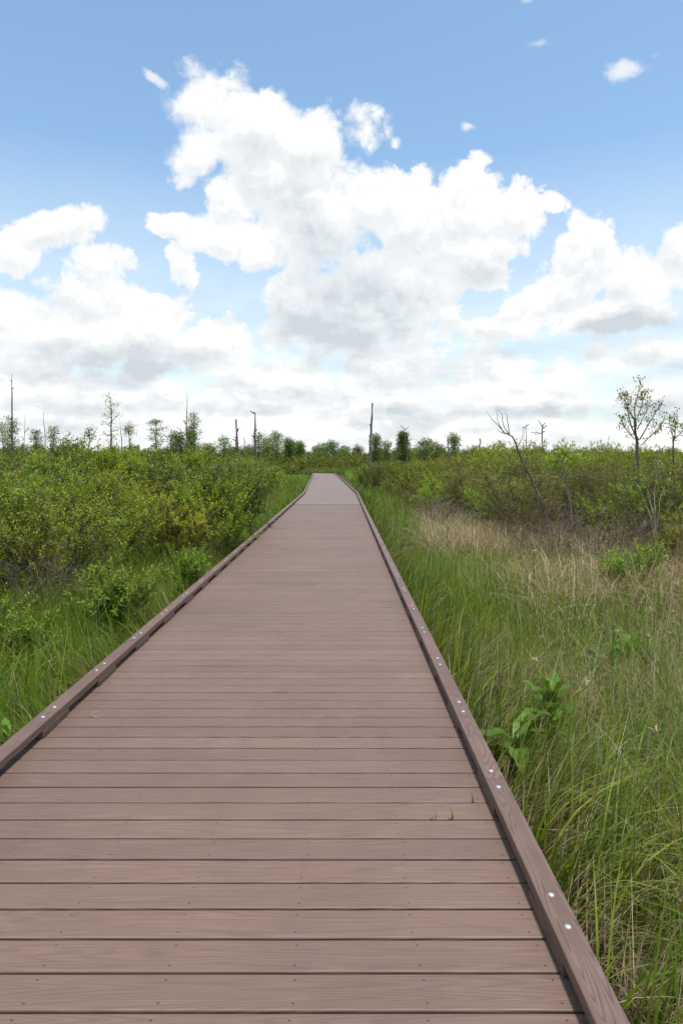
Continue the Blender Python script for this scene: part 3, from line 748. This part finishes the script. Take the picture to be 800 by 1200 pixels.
def snag(px, top, d, wpx, label, seed, stubs=(), lean=0.0, mat='deadwood', tip=.25, name='dead_tree', group=None, knobs=0):
    """dead trunk; stubs: (height fraction, side, length px, rise)"""
    r = np.random.default_rng(seed); sc = d / F
    x = (px - 400) * sc; H = EYE - (top - 539) * sc - GZ
    o = thing(name, (x, d, GZ), label, 'dead tree', group)
    t = np.linspace(0, 1, 12); w = np.cumsum(r.normal(0, .35 * sc, (12, 2)), 0); w -= w[0]
    P = np.stack([w[:, 0] + lean * sc * (t - 1), w[:, 1], H * t - .05], 1)
    rad = wpx / 2 * sc * np.interp(t, [0, .7, 1], [1.25, .85, tip]) * (r.uniform(.85, 1.15, 12) if wpx < 2.5 else r.uniform(.65, 1.4, 12))
    tr = MB().tube(P, rad, 8); obj('trunk', tr.mesh('trunk', M[mat]), o)
    for (h, s, L, rise) in stubs:
        p0 = np.array([np.interp(h, t, P[:, k]) for k in range(3)])
        dd = norm(np.array([s, r.uniform(-.5, .5), rise])); n = 6
        B = branch_pts(r, p0, dd, L * sc, n, .22, .15)
        mb = MB().tube(B, np.linspace(max(wpx * .34, .45) * sc, (.22 if L > 7 else .5) * sc, n), 5)
        if L > 9:
            for q in (2, 3, 4):
                d2 = norm(dd + r.normal(0, .7, 3)); mb.tube(branch_pts(r, B[q], d2, L * .35 * sc, 4, .2), np.linspace(.3, .12, 4) * sc, 4)
        obj('branch', mb.mesh('branch', M[mat]), o)
    return o

# left skyline
tree(2, 497, 60, 'round', 18, 'small dark tree at the left edge beside the tallest snag', 101)
tree(14, 491, 64, 'column', 15, 'dark narrow tree growing round the foot of the tall dark snag', 102, dens=1.1)
snag(16, 437, 60, 2.0, 'tall bare dark snag at the left edge of the skyline', 103, [(.93, -1, 2, .5), (.86, 1, 2, .3)], tip=.2, mat='bark')
snag(27, 484, 45, .9, 'thin forked dead stem beside the tall dark snag', 104, [(.75, 1, 7, 1.2), (.65, -1, 6, 1.0)], lean=-2, mat='deadtwig')
snag(51.5, 482, 80, 1.0, 'thin pale dead pole above the reddish rounded shrub', 105, tip=.3)
tree(63, 501, 70, 'round', 15, 'blue green tree just behind the reddish rounded shrub', 106)
tree(43, 505, 72, 'round', 13, 'small grey green tree on the near side of the thin pale pole', 107)
tree(102, 502, 30, 'tuft', 13, 'slim stem with a flat leafy tuft on top like a little palm', 108, 'leaf_olive', .8)
tree(97, 514, 26, 'round', 22, 'open leafy tree top just under the slim tufted stem', 109, 'leaf_olive', .6)
tree(129, 465, 62, 'sparse', 24, 'tall thin pine with a sparse spreading crown of bare boughs', 110, dens=.7)
snag(143, 495, 75, 1.2, 'thin grey dead pole between the sparse pine and the tufted stem', 111)
tree(153.5, 498, 34, 'tuft', 11, 'crooked stem with a ragged leaf tuft right of the sparse pine', 112, 'leaf_olive', .9)
tree(182, 490, 70, 'flat', 19, 'flat topped pine with layered boughs left of the thin tall snag', 113, dens=1.1)
tree(203, 506, 85, 'flat', 10, 'small round topped pine standing between flat pine and thin snag', 114, dens=1.1)
tree(212, 509, 95, 'cone', 12, 'light green rounded tree at the foot of the thin tall snag', 115, 'leaf_scrub')
snag(218, 457, 66, 1.2, 'very thin tall dead snag with one drooping bare bough', 116, [(.52, -1, 13, .5), (.62, -1, 6, .9)], tip=.15)
tree(229, 485, 66, 'sparse', 15, 'open leafy tree of separate clumps right of the thin tall snag', 117, dens=1.2)
tree(224, 503, 70, 'sparse', 8, 'small clumpy tree leaning against the open leafy tree', 118, dens=1.7)
tree(263, 513, 90, 'round', 13, 'small tree with bent side bough left of the knobbly dark snag', 119)
snag(277.5, 491, 62, 3.2, 'thick knobbly dark snag with stubs on both sides', 120, [(.80, 1, 5, 1.2), (.66, -1, 4, .3), (.70, -1, 3, .6), (.54, -1, 8, .1), (.60, 1, 3, .6)], tip=.6, mat='bark')
snag(285.5, 512, 55, 1.6, 'short leaning broken snag between the two knobbly snags', 121, lean=-1.5, tip=.3)
snag(299.5, 483, 62, 2.9, 'taller dark snag with peeling stubs and a thin bent tip', 122, [(.99, -1, 6, .5), (.73, 1, 3.5, .8), (.64, -1, 4, .5), (.58, 1, 3, 1.0)], tip=.35, mat='bark')
tree(302, 509, 75, 'round', 13, 'dark round tree growing at the foot of the taller peeling snag', 123)
tree(325, 509, 88, 'round', 17, 'dark full crowned tree, largest right of the peeling snag', 124, dens=1.3)
tree(315, 515, 105, 'round', 10, 'pale green small tree just left of the dark full crowned tree', 125, 'leaf_scrub')
tree(337, 516, 98, 'column', 6, 'narrow upright tree right of the dark full crowned tree', 126)
tree(340.5, 517, 98, 'column', 5, 'second narrow upright tree of the pair right of the full crowned tree', 127)
tree(350, 519, 104, 'cone', 12, 'conical green tree in the left half closest to the boardwalk end', 128, dens=1.2)
# middle and right skyline
tree(388, 520, 120, 'round', 17, 'dark rounded tree clump on the horizon above the boardwalk end', 129, dens=1.3)
tree(378, 522, 130, 'round', 12, 'small rounded tree left of the dark clump above the boardwalk end', 130)
snag(434.5, 472, 60, 2.6, 'tall thick snag with a short side stub right of the boardwalk end', 131, [(.70, -1, 3.5, 1.3), (.58, -1, 2.5, .5)], lean=2, tip=.6)
tree(441, 511, 85, 'column', 10, 'narrow green tree just behind the tall thick snag', 132, dens=1.2)
tree(452, 518, 90, 'sparse', 6, 'thin wispy tree between the thick snag and the conical tree', 133)
tree(473.5, 508, 78, 'cone', 17, 'bright conical tree with dead branches poking out of its top', 134, dens=1.5)
snag(475, 499, 77.5, 1.4, 'grey dead top standing in the conical tree', 135, [(.93, -1, 6, .8), (.93, 1, 5, .7), (.8, 1, 3, .6)], mat='deadtwig')
tree(496, 517, 88, 'round', 11, 'left tree of a pair of round topped trees on the right skyline', 136)
tree(502, 516, 92, 'column', 8, 'right taller tree of the round topped pair on the right skyline', 137)
snag(526, 512, 66, 1.6, 'short blunt grey snag beside a narrow tree', 138, tip=.9)
tree(532, 510, 75, 'column', 8, 'narrow dark tree right beside the short blunt snag', 139, dens=1.2)
tree(511, 521, 100, 'round', 9, 'low pale round tree left of the short blunt snag', 140, 'leaf_scrub')
snag(561, 513, 50, 2.0, 'short dark broken snag leaning slightly in the scrub', 141, lean=2, tip=.5)
tree(586, 518, 60, 'round', 12, 'light green round tree behind the leaning bare tree', 142, 'leaf_bright', .8)
snag(619, 495, 40, 1.3, 'slender dead trunk with forked tip right of the leaning bare tree', 143, [(.95, 1, 3.5, .9), (.93, -1, 3.5, .4), (.75, -1, 3, .2)])
snag(613.5, 505, 42, .8, 'thin grey dead stick just left of the slender forked trunk', 144, mat='deadtwig')
snag(635.5, 497, 38, 1.8, 'dead trunk with a crooked arm and ragged crown stubs', 145, [(.98, -1, 9, 1.3), (.95, 1, 5, .6), (.88, -1, 11, .0), (.99, 1, 4, .9), (.9, 1, 3, .2)], tip=.7)
snag(639, 510, 42, 1.0, 'thin dead stem just right of the ragged crooked snag', 146, mat='deadtwig')

# the far line of little trees, one object each
r5 = np.random.default_rng(55)
FT = []
for i, (k, mt) in enumerate([('round', 'leaf_scrub'), ('cone', 'leaf_tree'), ('column', 'leaf_tree'), ('round', 'leaf_tree'), ('column', 'leaf_scrub'), ('sparse', 'leaf_tree')]):
    FT.append(make_tree(200 + i, 6.0, k, 1.5 if k in ('round',) else 1.0, .42, mat=mt, dens=.9))
for i in range(95):
    d = r5.uniform(100, 240); px = r5.uniform(-10, 810); H = 2.7 + d * r5.uniform(.003, .014) * (1.15 if px < 420 else .9)
    f = FT[r5.integers(len(FT))]
    o = thing('tree', ((px - 400) / F * d, d, GZ), 'small far tree in the low broken tree line along the horizon', 'tree', 'small trees along the horizon', r5.uniform(0, 6.28), H / 6.0)
    obj('trunk', f[0], o); obj('crown', f[1], o)

# ------------------------------------------------------------------ bare leaning tree, sapling, sticks on the right
def stick_mesh(lines, mat, d, k=5):
    """lines: list of (pixel polyline, r0, r1) drawn at distance d with some depth wander"""
    mb = MB(); r = np.random.default_rng(len(lines) * 7 + int(d))
    for pts, r0, r1 in lines:
        P = np.array([at(x, y, d) for x, y in pts]); n = len(P)
        t = np.linspace(0, 1, n); tt = np.linspace(0, 1, max(8, n * 3))
        Q = np.stack([np.interp(tt, t, P[:, c]) for c in range(3)], 1)
        Q += np.cumsum(r.normal(0, .006, Q.shape), 0) * np.array([.7, 1.5, .5])
        mb.tube(Q, np.linspace(r0, r1, len(Q)), k)
    return mb.mesh('branch', M[mat])
def place_mesh(name, me, parent, loc):
    o = obj(name, me, parent); o.location = (-loc[0], -loc[1], -loc[2]); return o
D1 = 13.6
b0 = (float(at(645, 0, D1)[0]), D1, GZ)
bt = thing('bare_tree', b0, 'leaning bare grey tree with fine forked twigs in the right thicket', 'bare tree')
place_mesh('trunk', stick_mesh([([(645, 640), (636, 590), (622, 560), (613, 545), (606, 525), (601, 512), (592, 508)], .028, .014)], 'deadwood', D1), bt, b0)
for ln in ([(592, 508), (583, 498), (573, 487), (569, 481)], [(596, 509), (590, 500), (588, 487), (583, 479)], [(597, 510), (595, 497), (594, 488), (591, 483)],
           [(590, 507), (586, 500), (582, 490), (581, 479)], [(592, 509), (586, 506), (582, 502)], [(622, 560), (612, 556), (604, 547)], [(606, 525), (612, 512), (614, 498)]):
    place_mesh('branch', stick_mesh([(ln, .010, .003)], 'deadwood', D1, 4), bt, b0)
D2 = 13.2
b1 = (float(at(672, 0, D2)[0]), D2, GZ)
bt = thing('bare_tree', b1, 'dark bare stem with few twigs between leaning tree and sapling', 'bare tree')
place_mesh('trunk', stick_mesh([([(672, 640), (668, 590), (663, 565), (658, 545), (652, 530)], .022, .008)], 'deadwood', D2), bt, b1)
for ln in ([(663, 565), (650, 552), (642, 540)], [(658, 545), (664, 530), (670, 520)]):
    place_mesh('branch', stick_mesh([(ln, .009, .003)], 'deadwood', D2, 4), bt, b1)
D3_ = 10.6
b2 = (float(at(762, 0, D3_)[0]), D3_, GZ)
bt = thing('bare_tree', b2, 'pale whitish dead sticks rising from the grass under the sapling', 'dead sticks')
for ln in ([(768, 640), (766, 590), (768, 560), (770, 532)], [(768, 640), (760, 600), (752, 580), (745, 568)], [(768, 630), (763, 595), (758, 575), (757, 562)], [(768, 620), (772, 590), (778, 570)]):
    place_mesh('stick', stick_mesh([(ln, .009, .004)], 'deadtwig', D3_, 5), bt, b2)

def sapling(px, base, d, forks, label, seed, leaves, spread):
    r = np.random.default_rng(seed); b = (float(at(px, 0, d)[0]), d, GZ)
    o = thing('sapling', b, label, 'tree')
    P = np.array(b); tr = MB(); cr = MB()
    ends = []
    for ln, r0, r1 in forks:
        Q0 = np.array([at(x, y, d) for x, y in ln]); t = np.linspace(0, 1, len(Q0)); tt = np.linspace(0, 1, 10)
        Q = np.stack([np.interp(tt, t, Q0[:, c]) for c in range(3)], 1) - P
        dep = r.uniform(-.35, .35) if r0 < .02 else 0
        Q[:, 1] += dep * tt; Q += np.cumsum(r.normal(0, .008, Q.shape), 0) * (tt[:, None] > 0)
        tr.tube(Q, np.linspace(r0, r1, 10), 6)
        if r0 < .025:
            for q in range(3, 10):
                ends.append(Q[q])
                for _ in range(3):
                    dv = norm(r.normal(0, 1, 3) + np.array([0, 0, .7])); e = Q[q] + dv * r.uniform(.08, spread)
                    tr.tube(np.stack([Q[q], e]), (.005, .002), 3, False); ends.append(e)
    E = np.array(ends); E = E[r.random(len(E)) < .8]
    n = len(E) * leaves; C = np.repeat(E, leaves, 0) + r.normal(0, .035, (n, 3))
    Dl = norm(r.normal(0, 1, (n, 3)) + np.array([0, 0, .5]))
    add_leaves(cr, C, Dl, norm(r.normal(0, 1, (n, 3)) + np.array([0, 0, .5])), .06 * r.uniform(.7, 1.3, n), .028)
    obj('trunk', tr.mesh('trunk', M['bark']), o); obj('crown', cr.mesh('crown', M['leaf_olive']), o)
    return o
sapling(749, 640, 15.6, [([(752, 640), (750, 575), (748, 545), (748, 520), (745, 505), (744, 490)], .036, .022),
    ([(748, 516), (738, 500), (734, 485), (731, 468), (730, 464)], .018, .004), ([(745, 500), (744, 480), (747, 470), (752, 458), (756, 440)], .016, .003),
    ([(745, 495), (738, 478), (739, 466), (736, 459)], .014, .003), ([(749, 515), (758, 500), (765, 485), (772, 474)], .015, .003),
    ([(746, 503), (755, 490), (762, 478), (770, 466)], .013, .003), ([(750, 522), (760, 512), (768, 504), (771, 495)], .012, .003), ([(748, 520), (738, 512), (729, 500), (727, 492)], .012, .003), ([(745, 492), (748, 478), (749, 467), (749, 459)], .012, .003)],
    'leafy sapling standing tall above the right thicket with an open crown', 301, 4, .20)
sapling(789, 640, 14.8, [([(788, 640), (789, 570), (787, 530), (789, 510)], .026, .014), ([(788, 520), (783, 505), (780, 492)], .012, .003), ([(789, 512), (792, 500), (791, 487)], .012, .003), ([(789, 515), (798, 502), (801, 492)], .012, .003)],
    'smaller thin leafed sapling at the right edge beside the tall one', 302, 3, .2)

# ------------------------------------------------------------------ grass
def in_right(x, y): return (x > .82) & (x < right_front(y) + 1.2)
def in_left(x, y): return (x < -1.84) & (x > left_front(y) - 1.6)
def scatter(side, y0, y1, dens, clump, r):
    """clumped points in the grass verges"""
    w = .53 * y1 + 2.0
    n = int(dens * w * (y1 - y0) / clump)
    x = r.uniform(0, w, n); y = r.uniform(y0, y1, n)
    X = x + .82 if side > 0 else -x - 1.84
    ok = (np.abs(X) < .53 * np.maximum(y, 0) + 1.7)
    ok &= in_right(X, y) if side > 0 else ((X > left_front(y) - 1.6) | (y < 8))
    X, y = X[ok], y[ok]
    if not len(X): return np.zeros((0, 3)), np.zeros(0)
    k = clump; s = r.uniform(.03, .12, len(X))
    az = r.uniform(0, 2 * PI, (len(X), k)); rr = s[:, None] * np.sqrt(r.random((len(X), k)))
    PX = X[:, None] + rr * np.cos(az); PY = y[:, None] + rr * np.sin(az)
    P = np.stack([PX, PY, np.full_like(PX, GZ - .01)], -1).reshape(-1, 3); az = (az + r.normal(0, .5, az.shape)).ravel()
    # next to the rails nothing leans in over the deck
    edge = np.abs(P[:, 0] + .5) - 1.28
    inward = (np.cos(az) * np.sign(P[:, 0] + .5) < .1) & (edge < .7)
    az = np.where(inward, PI - az, az); az = np.where(np.cos(az) * np.sign(P[:, 0] + .5) < .1, np.where(edge < .7, np.where(P[:, 0] > 0, 0, PI) + r.normal(0, .5, len(az)), az), az)
    m = (P[:, 0] > .79) | (P[:, 0] < -1.81)
    return P[m], az[m]
def patch(P, f=.9, ph=0.0):
    return .5 + .25 * np.sin(P[:, 0] * f + ph + np.sin(P[:, 1] * f * .7)) + .25 * np.sin(P[:, 1] * f * 1.3 + 2 * ph)

def grass():
    r = np.random.default_rng(77)
    g, dry, th = MB(), MB(), MB()
    for side in (1, -1):
        for (y0, y1, dens, clump, w, seg) in ((-.8, 3.5, 1050, 12, .0055, 6), (3.5, 7, 1000, 12, .0062, 5), (7, 12, 560, 10, .008, 4), (12, 20, 260, 9, .012, 4), (20, 34, 110, 8, .018, 3), (34, 60, 45, 7, .03, 3)):
            P, az = scatter(side, y0, y1, dens, clump, r); n = len(P)
            if not n: continue
            pt = patch(P, .8, 1.0 + side)
            h = (.50 + .26 * pt) * r.uniform(.55, 1.2, n)
            h *= np.interp(P[:, 1], [0, 5, 12], [.95, 1.0, 1.05])
            if side < 0: h *= 1.12
            # beside the walk the blades stay a little shorter and lean away from the rail
            edge = np.where(P[:, 0] > 0, P[:, 0] - .8, -P[:, 0] - 1.82)
            h *= np.interp(edge, [0, .25, .8], [.72, .9, 1]) * np.where(P[:, 1] < 1.7, .72, 1)
            a2 = np.where((edge < .45) & (r.random(n) < .75), np.where(P[:, 0] > 0, 0, PI) + r.normal(0, .55, n), az)
            lean = np.abs(r.normal(.16, .16, n)); droop = np.clip(r.normal(.35, .4, n), 0, 1.25)
            dr = r.random(n) < np.where(side > 0, np.interp(P[:, 0] / np.maximum(P[:, 1], 1.5), [.1, .28, .45], [.12, .34, .58]) * (.45 + 1.1 * patch(P, 1.3, 2.2)), .09)
            add_blades(g, P[~dr], a2[~dr], h[~dr], w * r.uniform(.4, 1.1, (~dr).sum()) ** 1.0 * np.where(r.random((~dr).sum()) < .15, 1.9, 1), lean[~dr], droop[~dr], r, seg)
            if dr.any(): add_blades(dry, P[dr], a2[dr], h[dr] * 1.0, w * .6, lean[dr] * 1.5, droop[dr] * 1.3, r, seg)
            # brown thatch low down
            Q, qa = scatter(side, y0, y1, dens * .5, clump, r)
            if len(Q): add_blades(th, Q, qa, r.uniform(.12, .38, len(Q)), w * 1.1, np.abs(r.normal(.5, .3, len(Q))), r.uniform(.2, 1.3, len(Q)), r, 3)
    # wider sedge blades, fresh green, near the walk
    for side, y0, y1, dens in ((1, .2, 4.5, 85), (1, 4.5, 10, 45), (-1, 2.5, 9, 45), (1, 10, 32, 7), (-1, 9, 30, 6)):
        P, az = scatter(side, y0, y1, dens, 6, r); n = len(P)
        if n: add_blades(g, P, az, r.uniform(.45, .85, n), r.uniform(.008, .014, n) * (1 if y1 < 12 else 1.6), np.abs(r.normal(.18, .12, n)), np.clip(r.normal(.4, .3, n), 0, 1.1), r, 6)
    # rough grass before the far turn
    n = 2600; P = np.stack([r.uniform(-11, -3.3, n), r.uniform(60, 77, n), np.full(n, GZ)], 1)
    add_blades(g, P, r.uniform(0, 6.28, n), r.uniform(.42, .68, n), r.uniform(.03, .06, n), .2, .4, r, 3)
    n = 3800; P = np.concatenate([np.stack([r.uniform(.6, 7, n), r.uniform(58, 96, n), np.full(n, GZ)], 1), np.stack([r.uniform(-12, 5, n), r.uniform(93, 125, n), np.full(n, GZ)], 1)])
    add_blades(g, P, r.uniform(0, 6.28, 2 * n), r.uniform(.45, .85, 2 * n), r.uniform(.04, .08, 2 * n), .2, .4, r, 3)
    # the dry band in front of the right thicket
    n = 30000
    y = r.uniform(7.5, 20, n); x = right_front(y) - .5 + r.normal(0, 1.05, n) * np.interp(y, [7.5, 20], [1.4, .55])
    x = np.where(y < 10.5, r.uniform(2.2, 6.8, n), x)
    keep = (x > 1.35) & (x > .085 * y + .6) & (x < .53 * y + 1.2) & (r.random(n) < np.interp(y, [7.5, 9, 13, 20], [.12, .7, 1, .45]) * (.35 + .65 * (patch(np.stack([x, y], 1), 1.1, .4) > .42)))
    x, y = x[keep], y[keep]; n = len(x)
    P = np.stack([x, y, np.full(n, GZ)], 1)
    add_blades(dry, P, r.uniform(0, 6.28, n), r.uniform(.5, 1.0, n), r.uniform(.006, .013, n), np.abs(r.normal(.15, .15, n)), np.clip(r.normal(.75, .45, n), 0, 1.5), r, 5)
    # pale drooping seed plumes
    n = 90
    y = r.uniform(3.0, 19, n); x = r.uniform(.42, 1.0, n) * .53 * y + .4
    ok = (x > 1.3) & (x < right_front(y) + .3); x, y = x[ok], y[ok]; n = len(x)
    P = np.stack([x, y, np.full(n, GZ)], 1); az = r.uniform(0, 6.28, n); hh = r.uniform(.55, .85, n)
    add_blades(dry, P, az, hh, .0055, .12, .3, r, 5)
    top = P + np.stack([np.cos(az) * hh * .40, np.sin(az) * hh * .40, hh * .80], 1)
    for _ in range(5):
        add_leaves(dry, top + r.normal(0, .008, (n, 3)), norm(np.stack([np.cos(az), np.sin(az), r.normal(-.5, .5, n)], 1) + r.normal(0, .2, (n, 3))), r.normal(0, 1, (n, 3)), .06, .007, droop=.4)
    tag(obj('marsh_grass', g.mesh('marsh_grass', M['grass'])), 'tall green marsh grass and sedge on both sides of the boardwalk', 'grass', kind='stuff')
    tag(obj('dry_grass', dry.mesh('dry_grass', M['grass_dry'])), 'pale tan dry grass standing before the right thicket and through the green', 'grass', kind='stuff')
    tag(obj('grass_thatch', th.mesh('grass_thatch', M['thatch'])), 'brown dead thatch low among the green grass stems', 'grass', kind='stuff')
    print('grass faces', sum(len(x) for x in g.f4), sum(len(x) for x in dry.f4), sum(len(x) for x in th.f4))
grass()

# ------------------------------------------------------------------ broad leaved plants
def big_leaf(L, W, az, el, curl, r):
    nu, nv = 9, 5; V = []
    d = np.array([math.cos(az), math.sin(az), 0]); s = np.array([-math.sin(az), math.cos(az), 0]); up = np.array([0, 0, 1.])
    p = np.zeros(3); a = el; ph = r.uniform(0, 6)
    for i in range(nu):
        t = i / (nu - 1); wd = W * (math.sin(PI * min(1, t * .93 + .05)) ** .75) * (1 if t < .6 else 1 - .25 * (t - .6))
        fwd = d * math.cos(a) + up * math.sin(a); nrm = -d * math.sin(a) + up * math.cos(a)
        for j in range(nv):
            v = (j / (nv - 1) - .5)
            V.append(p + s * wd * v + nrm * (abs(v) * wd * .35 + .012 * math.sin(t * 14 + ph + 3 * np.sign(v)) * abs(v) * 2 * W / .09))
        p = p + fwd * L / (nu - 1); a -= curl / nu
    q = [[i * nv + j, i * nv + j + 1, (i + 1) * nv + j + 1, (i + 1) * nv + j] for i in range(nu - 1) for j in range(nv - 1)]
    return V, q
def broad_plant(px, py, d, n, L, W, label, seed, stem=.25, els=(.1, 1.25)):
    r = np.random.default_rng(seed); p = at(px, py, d)
    o = thing('broad_leaved_plant', (p[0], d, GZ), label, 'plant')
    h = p[2] - GZ
    mb = MB().tube([[0, 0, -.03], [.01, 0, h * .5], [0, .01, h]], (.011, .009, .006), 6); obj('stem', mb.mesh('stem', M['broad'], True), o)
    for i in range(n):
        f = i / max(1, n - 1); z = h * (1 - stem * (1 - f) * 1.0)
        az = i * 2.4 + r.uniform(-.35, .35); el = els[0] + (els[1] - els[0]) * f + r.normal(0, .12)
        V, q = big_leaf(L * r.uniform(.75, 1.1), W * r.uniform(.85, 1.1), az, el, r.uniform(.5, 1.3), r)
        lf = obj('leaf', MB().add(V, q).mesh('leaf', M['broad'], True), o); lf.location = (0, 0, z)
broad_plant(645, 822, 4.6, 13, .27, .10, 'large broad leaved dock plant in the grass beside the right rail', 401, .45, (.25, 1.35))
broad_plant(604, 862, 4.25, 6, .32, .11, 'lower broad leaves spreading close to the right rail below the dock plant', 402, .5, (-.1, .8))
broad_plant(742, 772, 6.3, 8, .34, .13, 'upright broad leaved plant further out in the grass on the right', 403, .5, (.5, 1.3))
broad_plant(706, 778, 6.2, 7, .30, .11, 'smaller broad leaved plant left of the upright one in the grass', 404, .5, (.4, 1.2))
broad_plant(9, 860, 4.2, 8, .17, .055, 'small broad leaved plant at the left rail near the photo edge', 405, .7)
broad_plant(650, 812 + 33, 4.45, 4, .24, .09, 'few low broad leaves at the foot of the dock plant', 406, .5, (.0, .6))

# ------------------------------------------------------------------ sprigs on the deck
def sprig(px, py, d, hpx, k, label, seed):
    r = np.random.default_rng(seed); p = at(px, py, d); mb = MB()
    h = hpx / F * d
    add_blades(mb, np.stack([r.normal(0, .002, k), r.normal(0, .001, k), np.full(k, -.02)], 1), r.uniform(0, 6.28, k), h * np.linspace(1.1, .75, k) + .02, .0085, .12, .1, r, 4)
    o = obj('grass_sprig', mb.mesh('grass_sprig', M['leaf_bright'])); o.location = (p[0], d, 0.0)
    tag(o, label, 'grass sprig', 'grass sprigs growing through the deck gaps')
dseam = lambda k: SEAM + k * PITCH
sprig(505.5, 0, dseam(7), 5, 3, 'shortest green grass sprig growing through a gap between deck planks', 1)
sprig(510.5, 0, dseam(7) + .0005, 17, 2, 'tall thin grass sprig beside the shortest sprig on the deck', 2)
sprig(530, 0, dseam(7), 14, 3, 'middle grass sprig with double blade growing from the deck gap', 3)
sprig(555, 0, dseam(8), 15, 2, 'single grass sprig nearest the right rail, one plank further on', 4)
def deck_straw(px, py, label, seed):
    r = np.random.default_rng(seed); d = F * EYE / (py - 539); p = at(px, py, d)
    t = np.linspace(0, 1, 9); P = np.stack([.06 * np.sin(t * 2.6), .05 * np.cos(t * 2.6), .003 + .012 * np.sin(t * PI)], 1)
    o = obj('grass_straw', MB().tube(P, np.linspace(.0018, .0008, 9), 4).mesh('grass_straw', M['grass_dry'])); o.location = (p[0], d, 0)
    o.rotation_euler = (0, 0, r.uniform(0, 6)); tag(o, label, 'straw')
deck_straw(119, 838, 'curled dry grass straw lying on the planks by the left rail', 1)
deck_straw(428, 633, 'dry grass straw lying far along the deck near the right rail', 2)
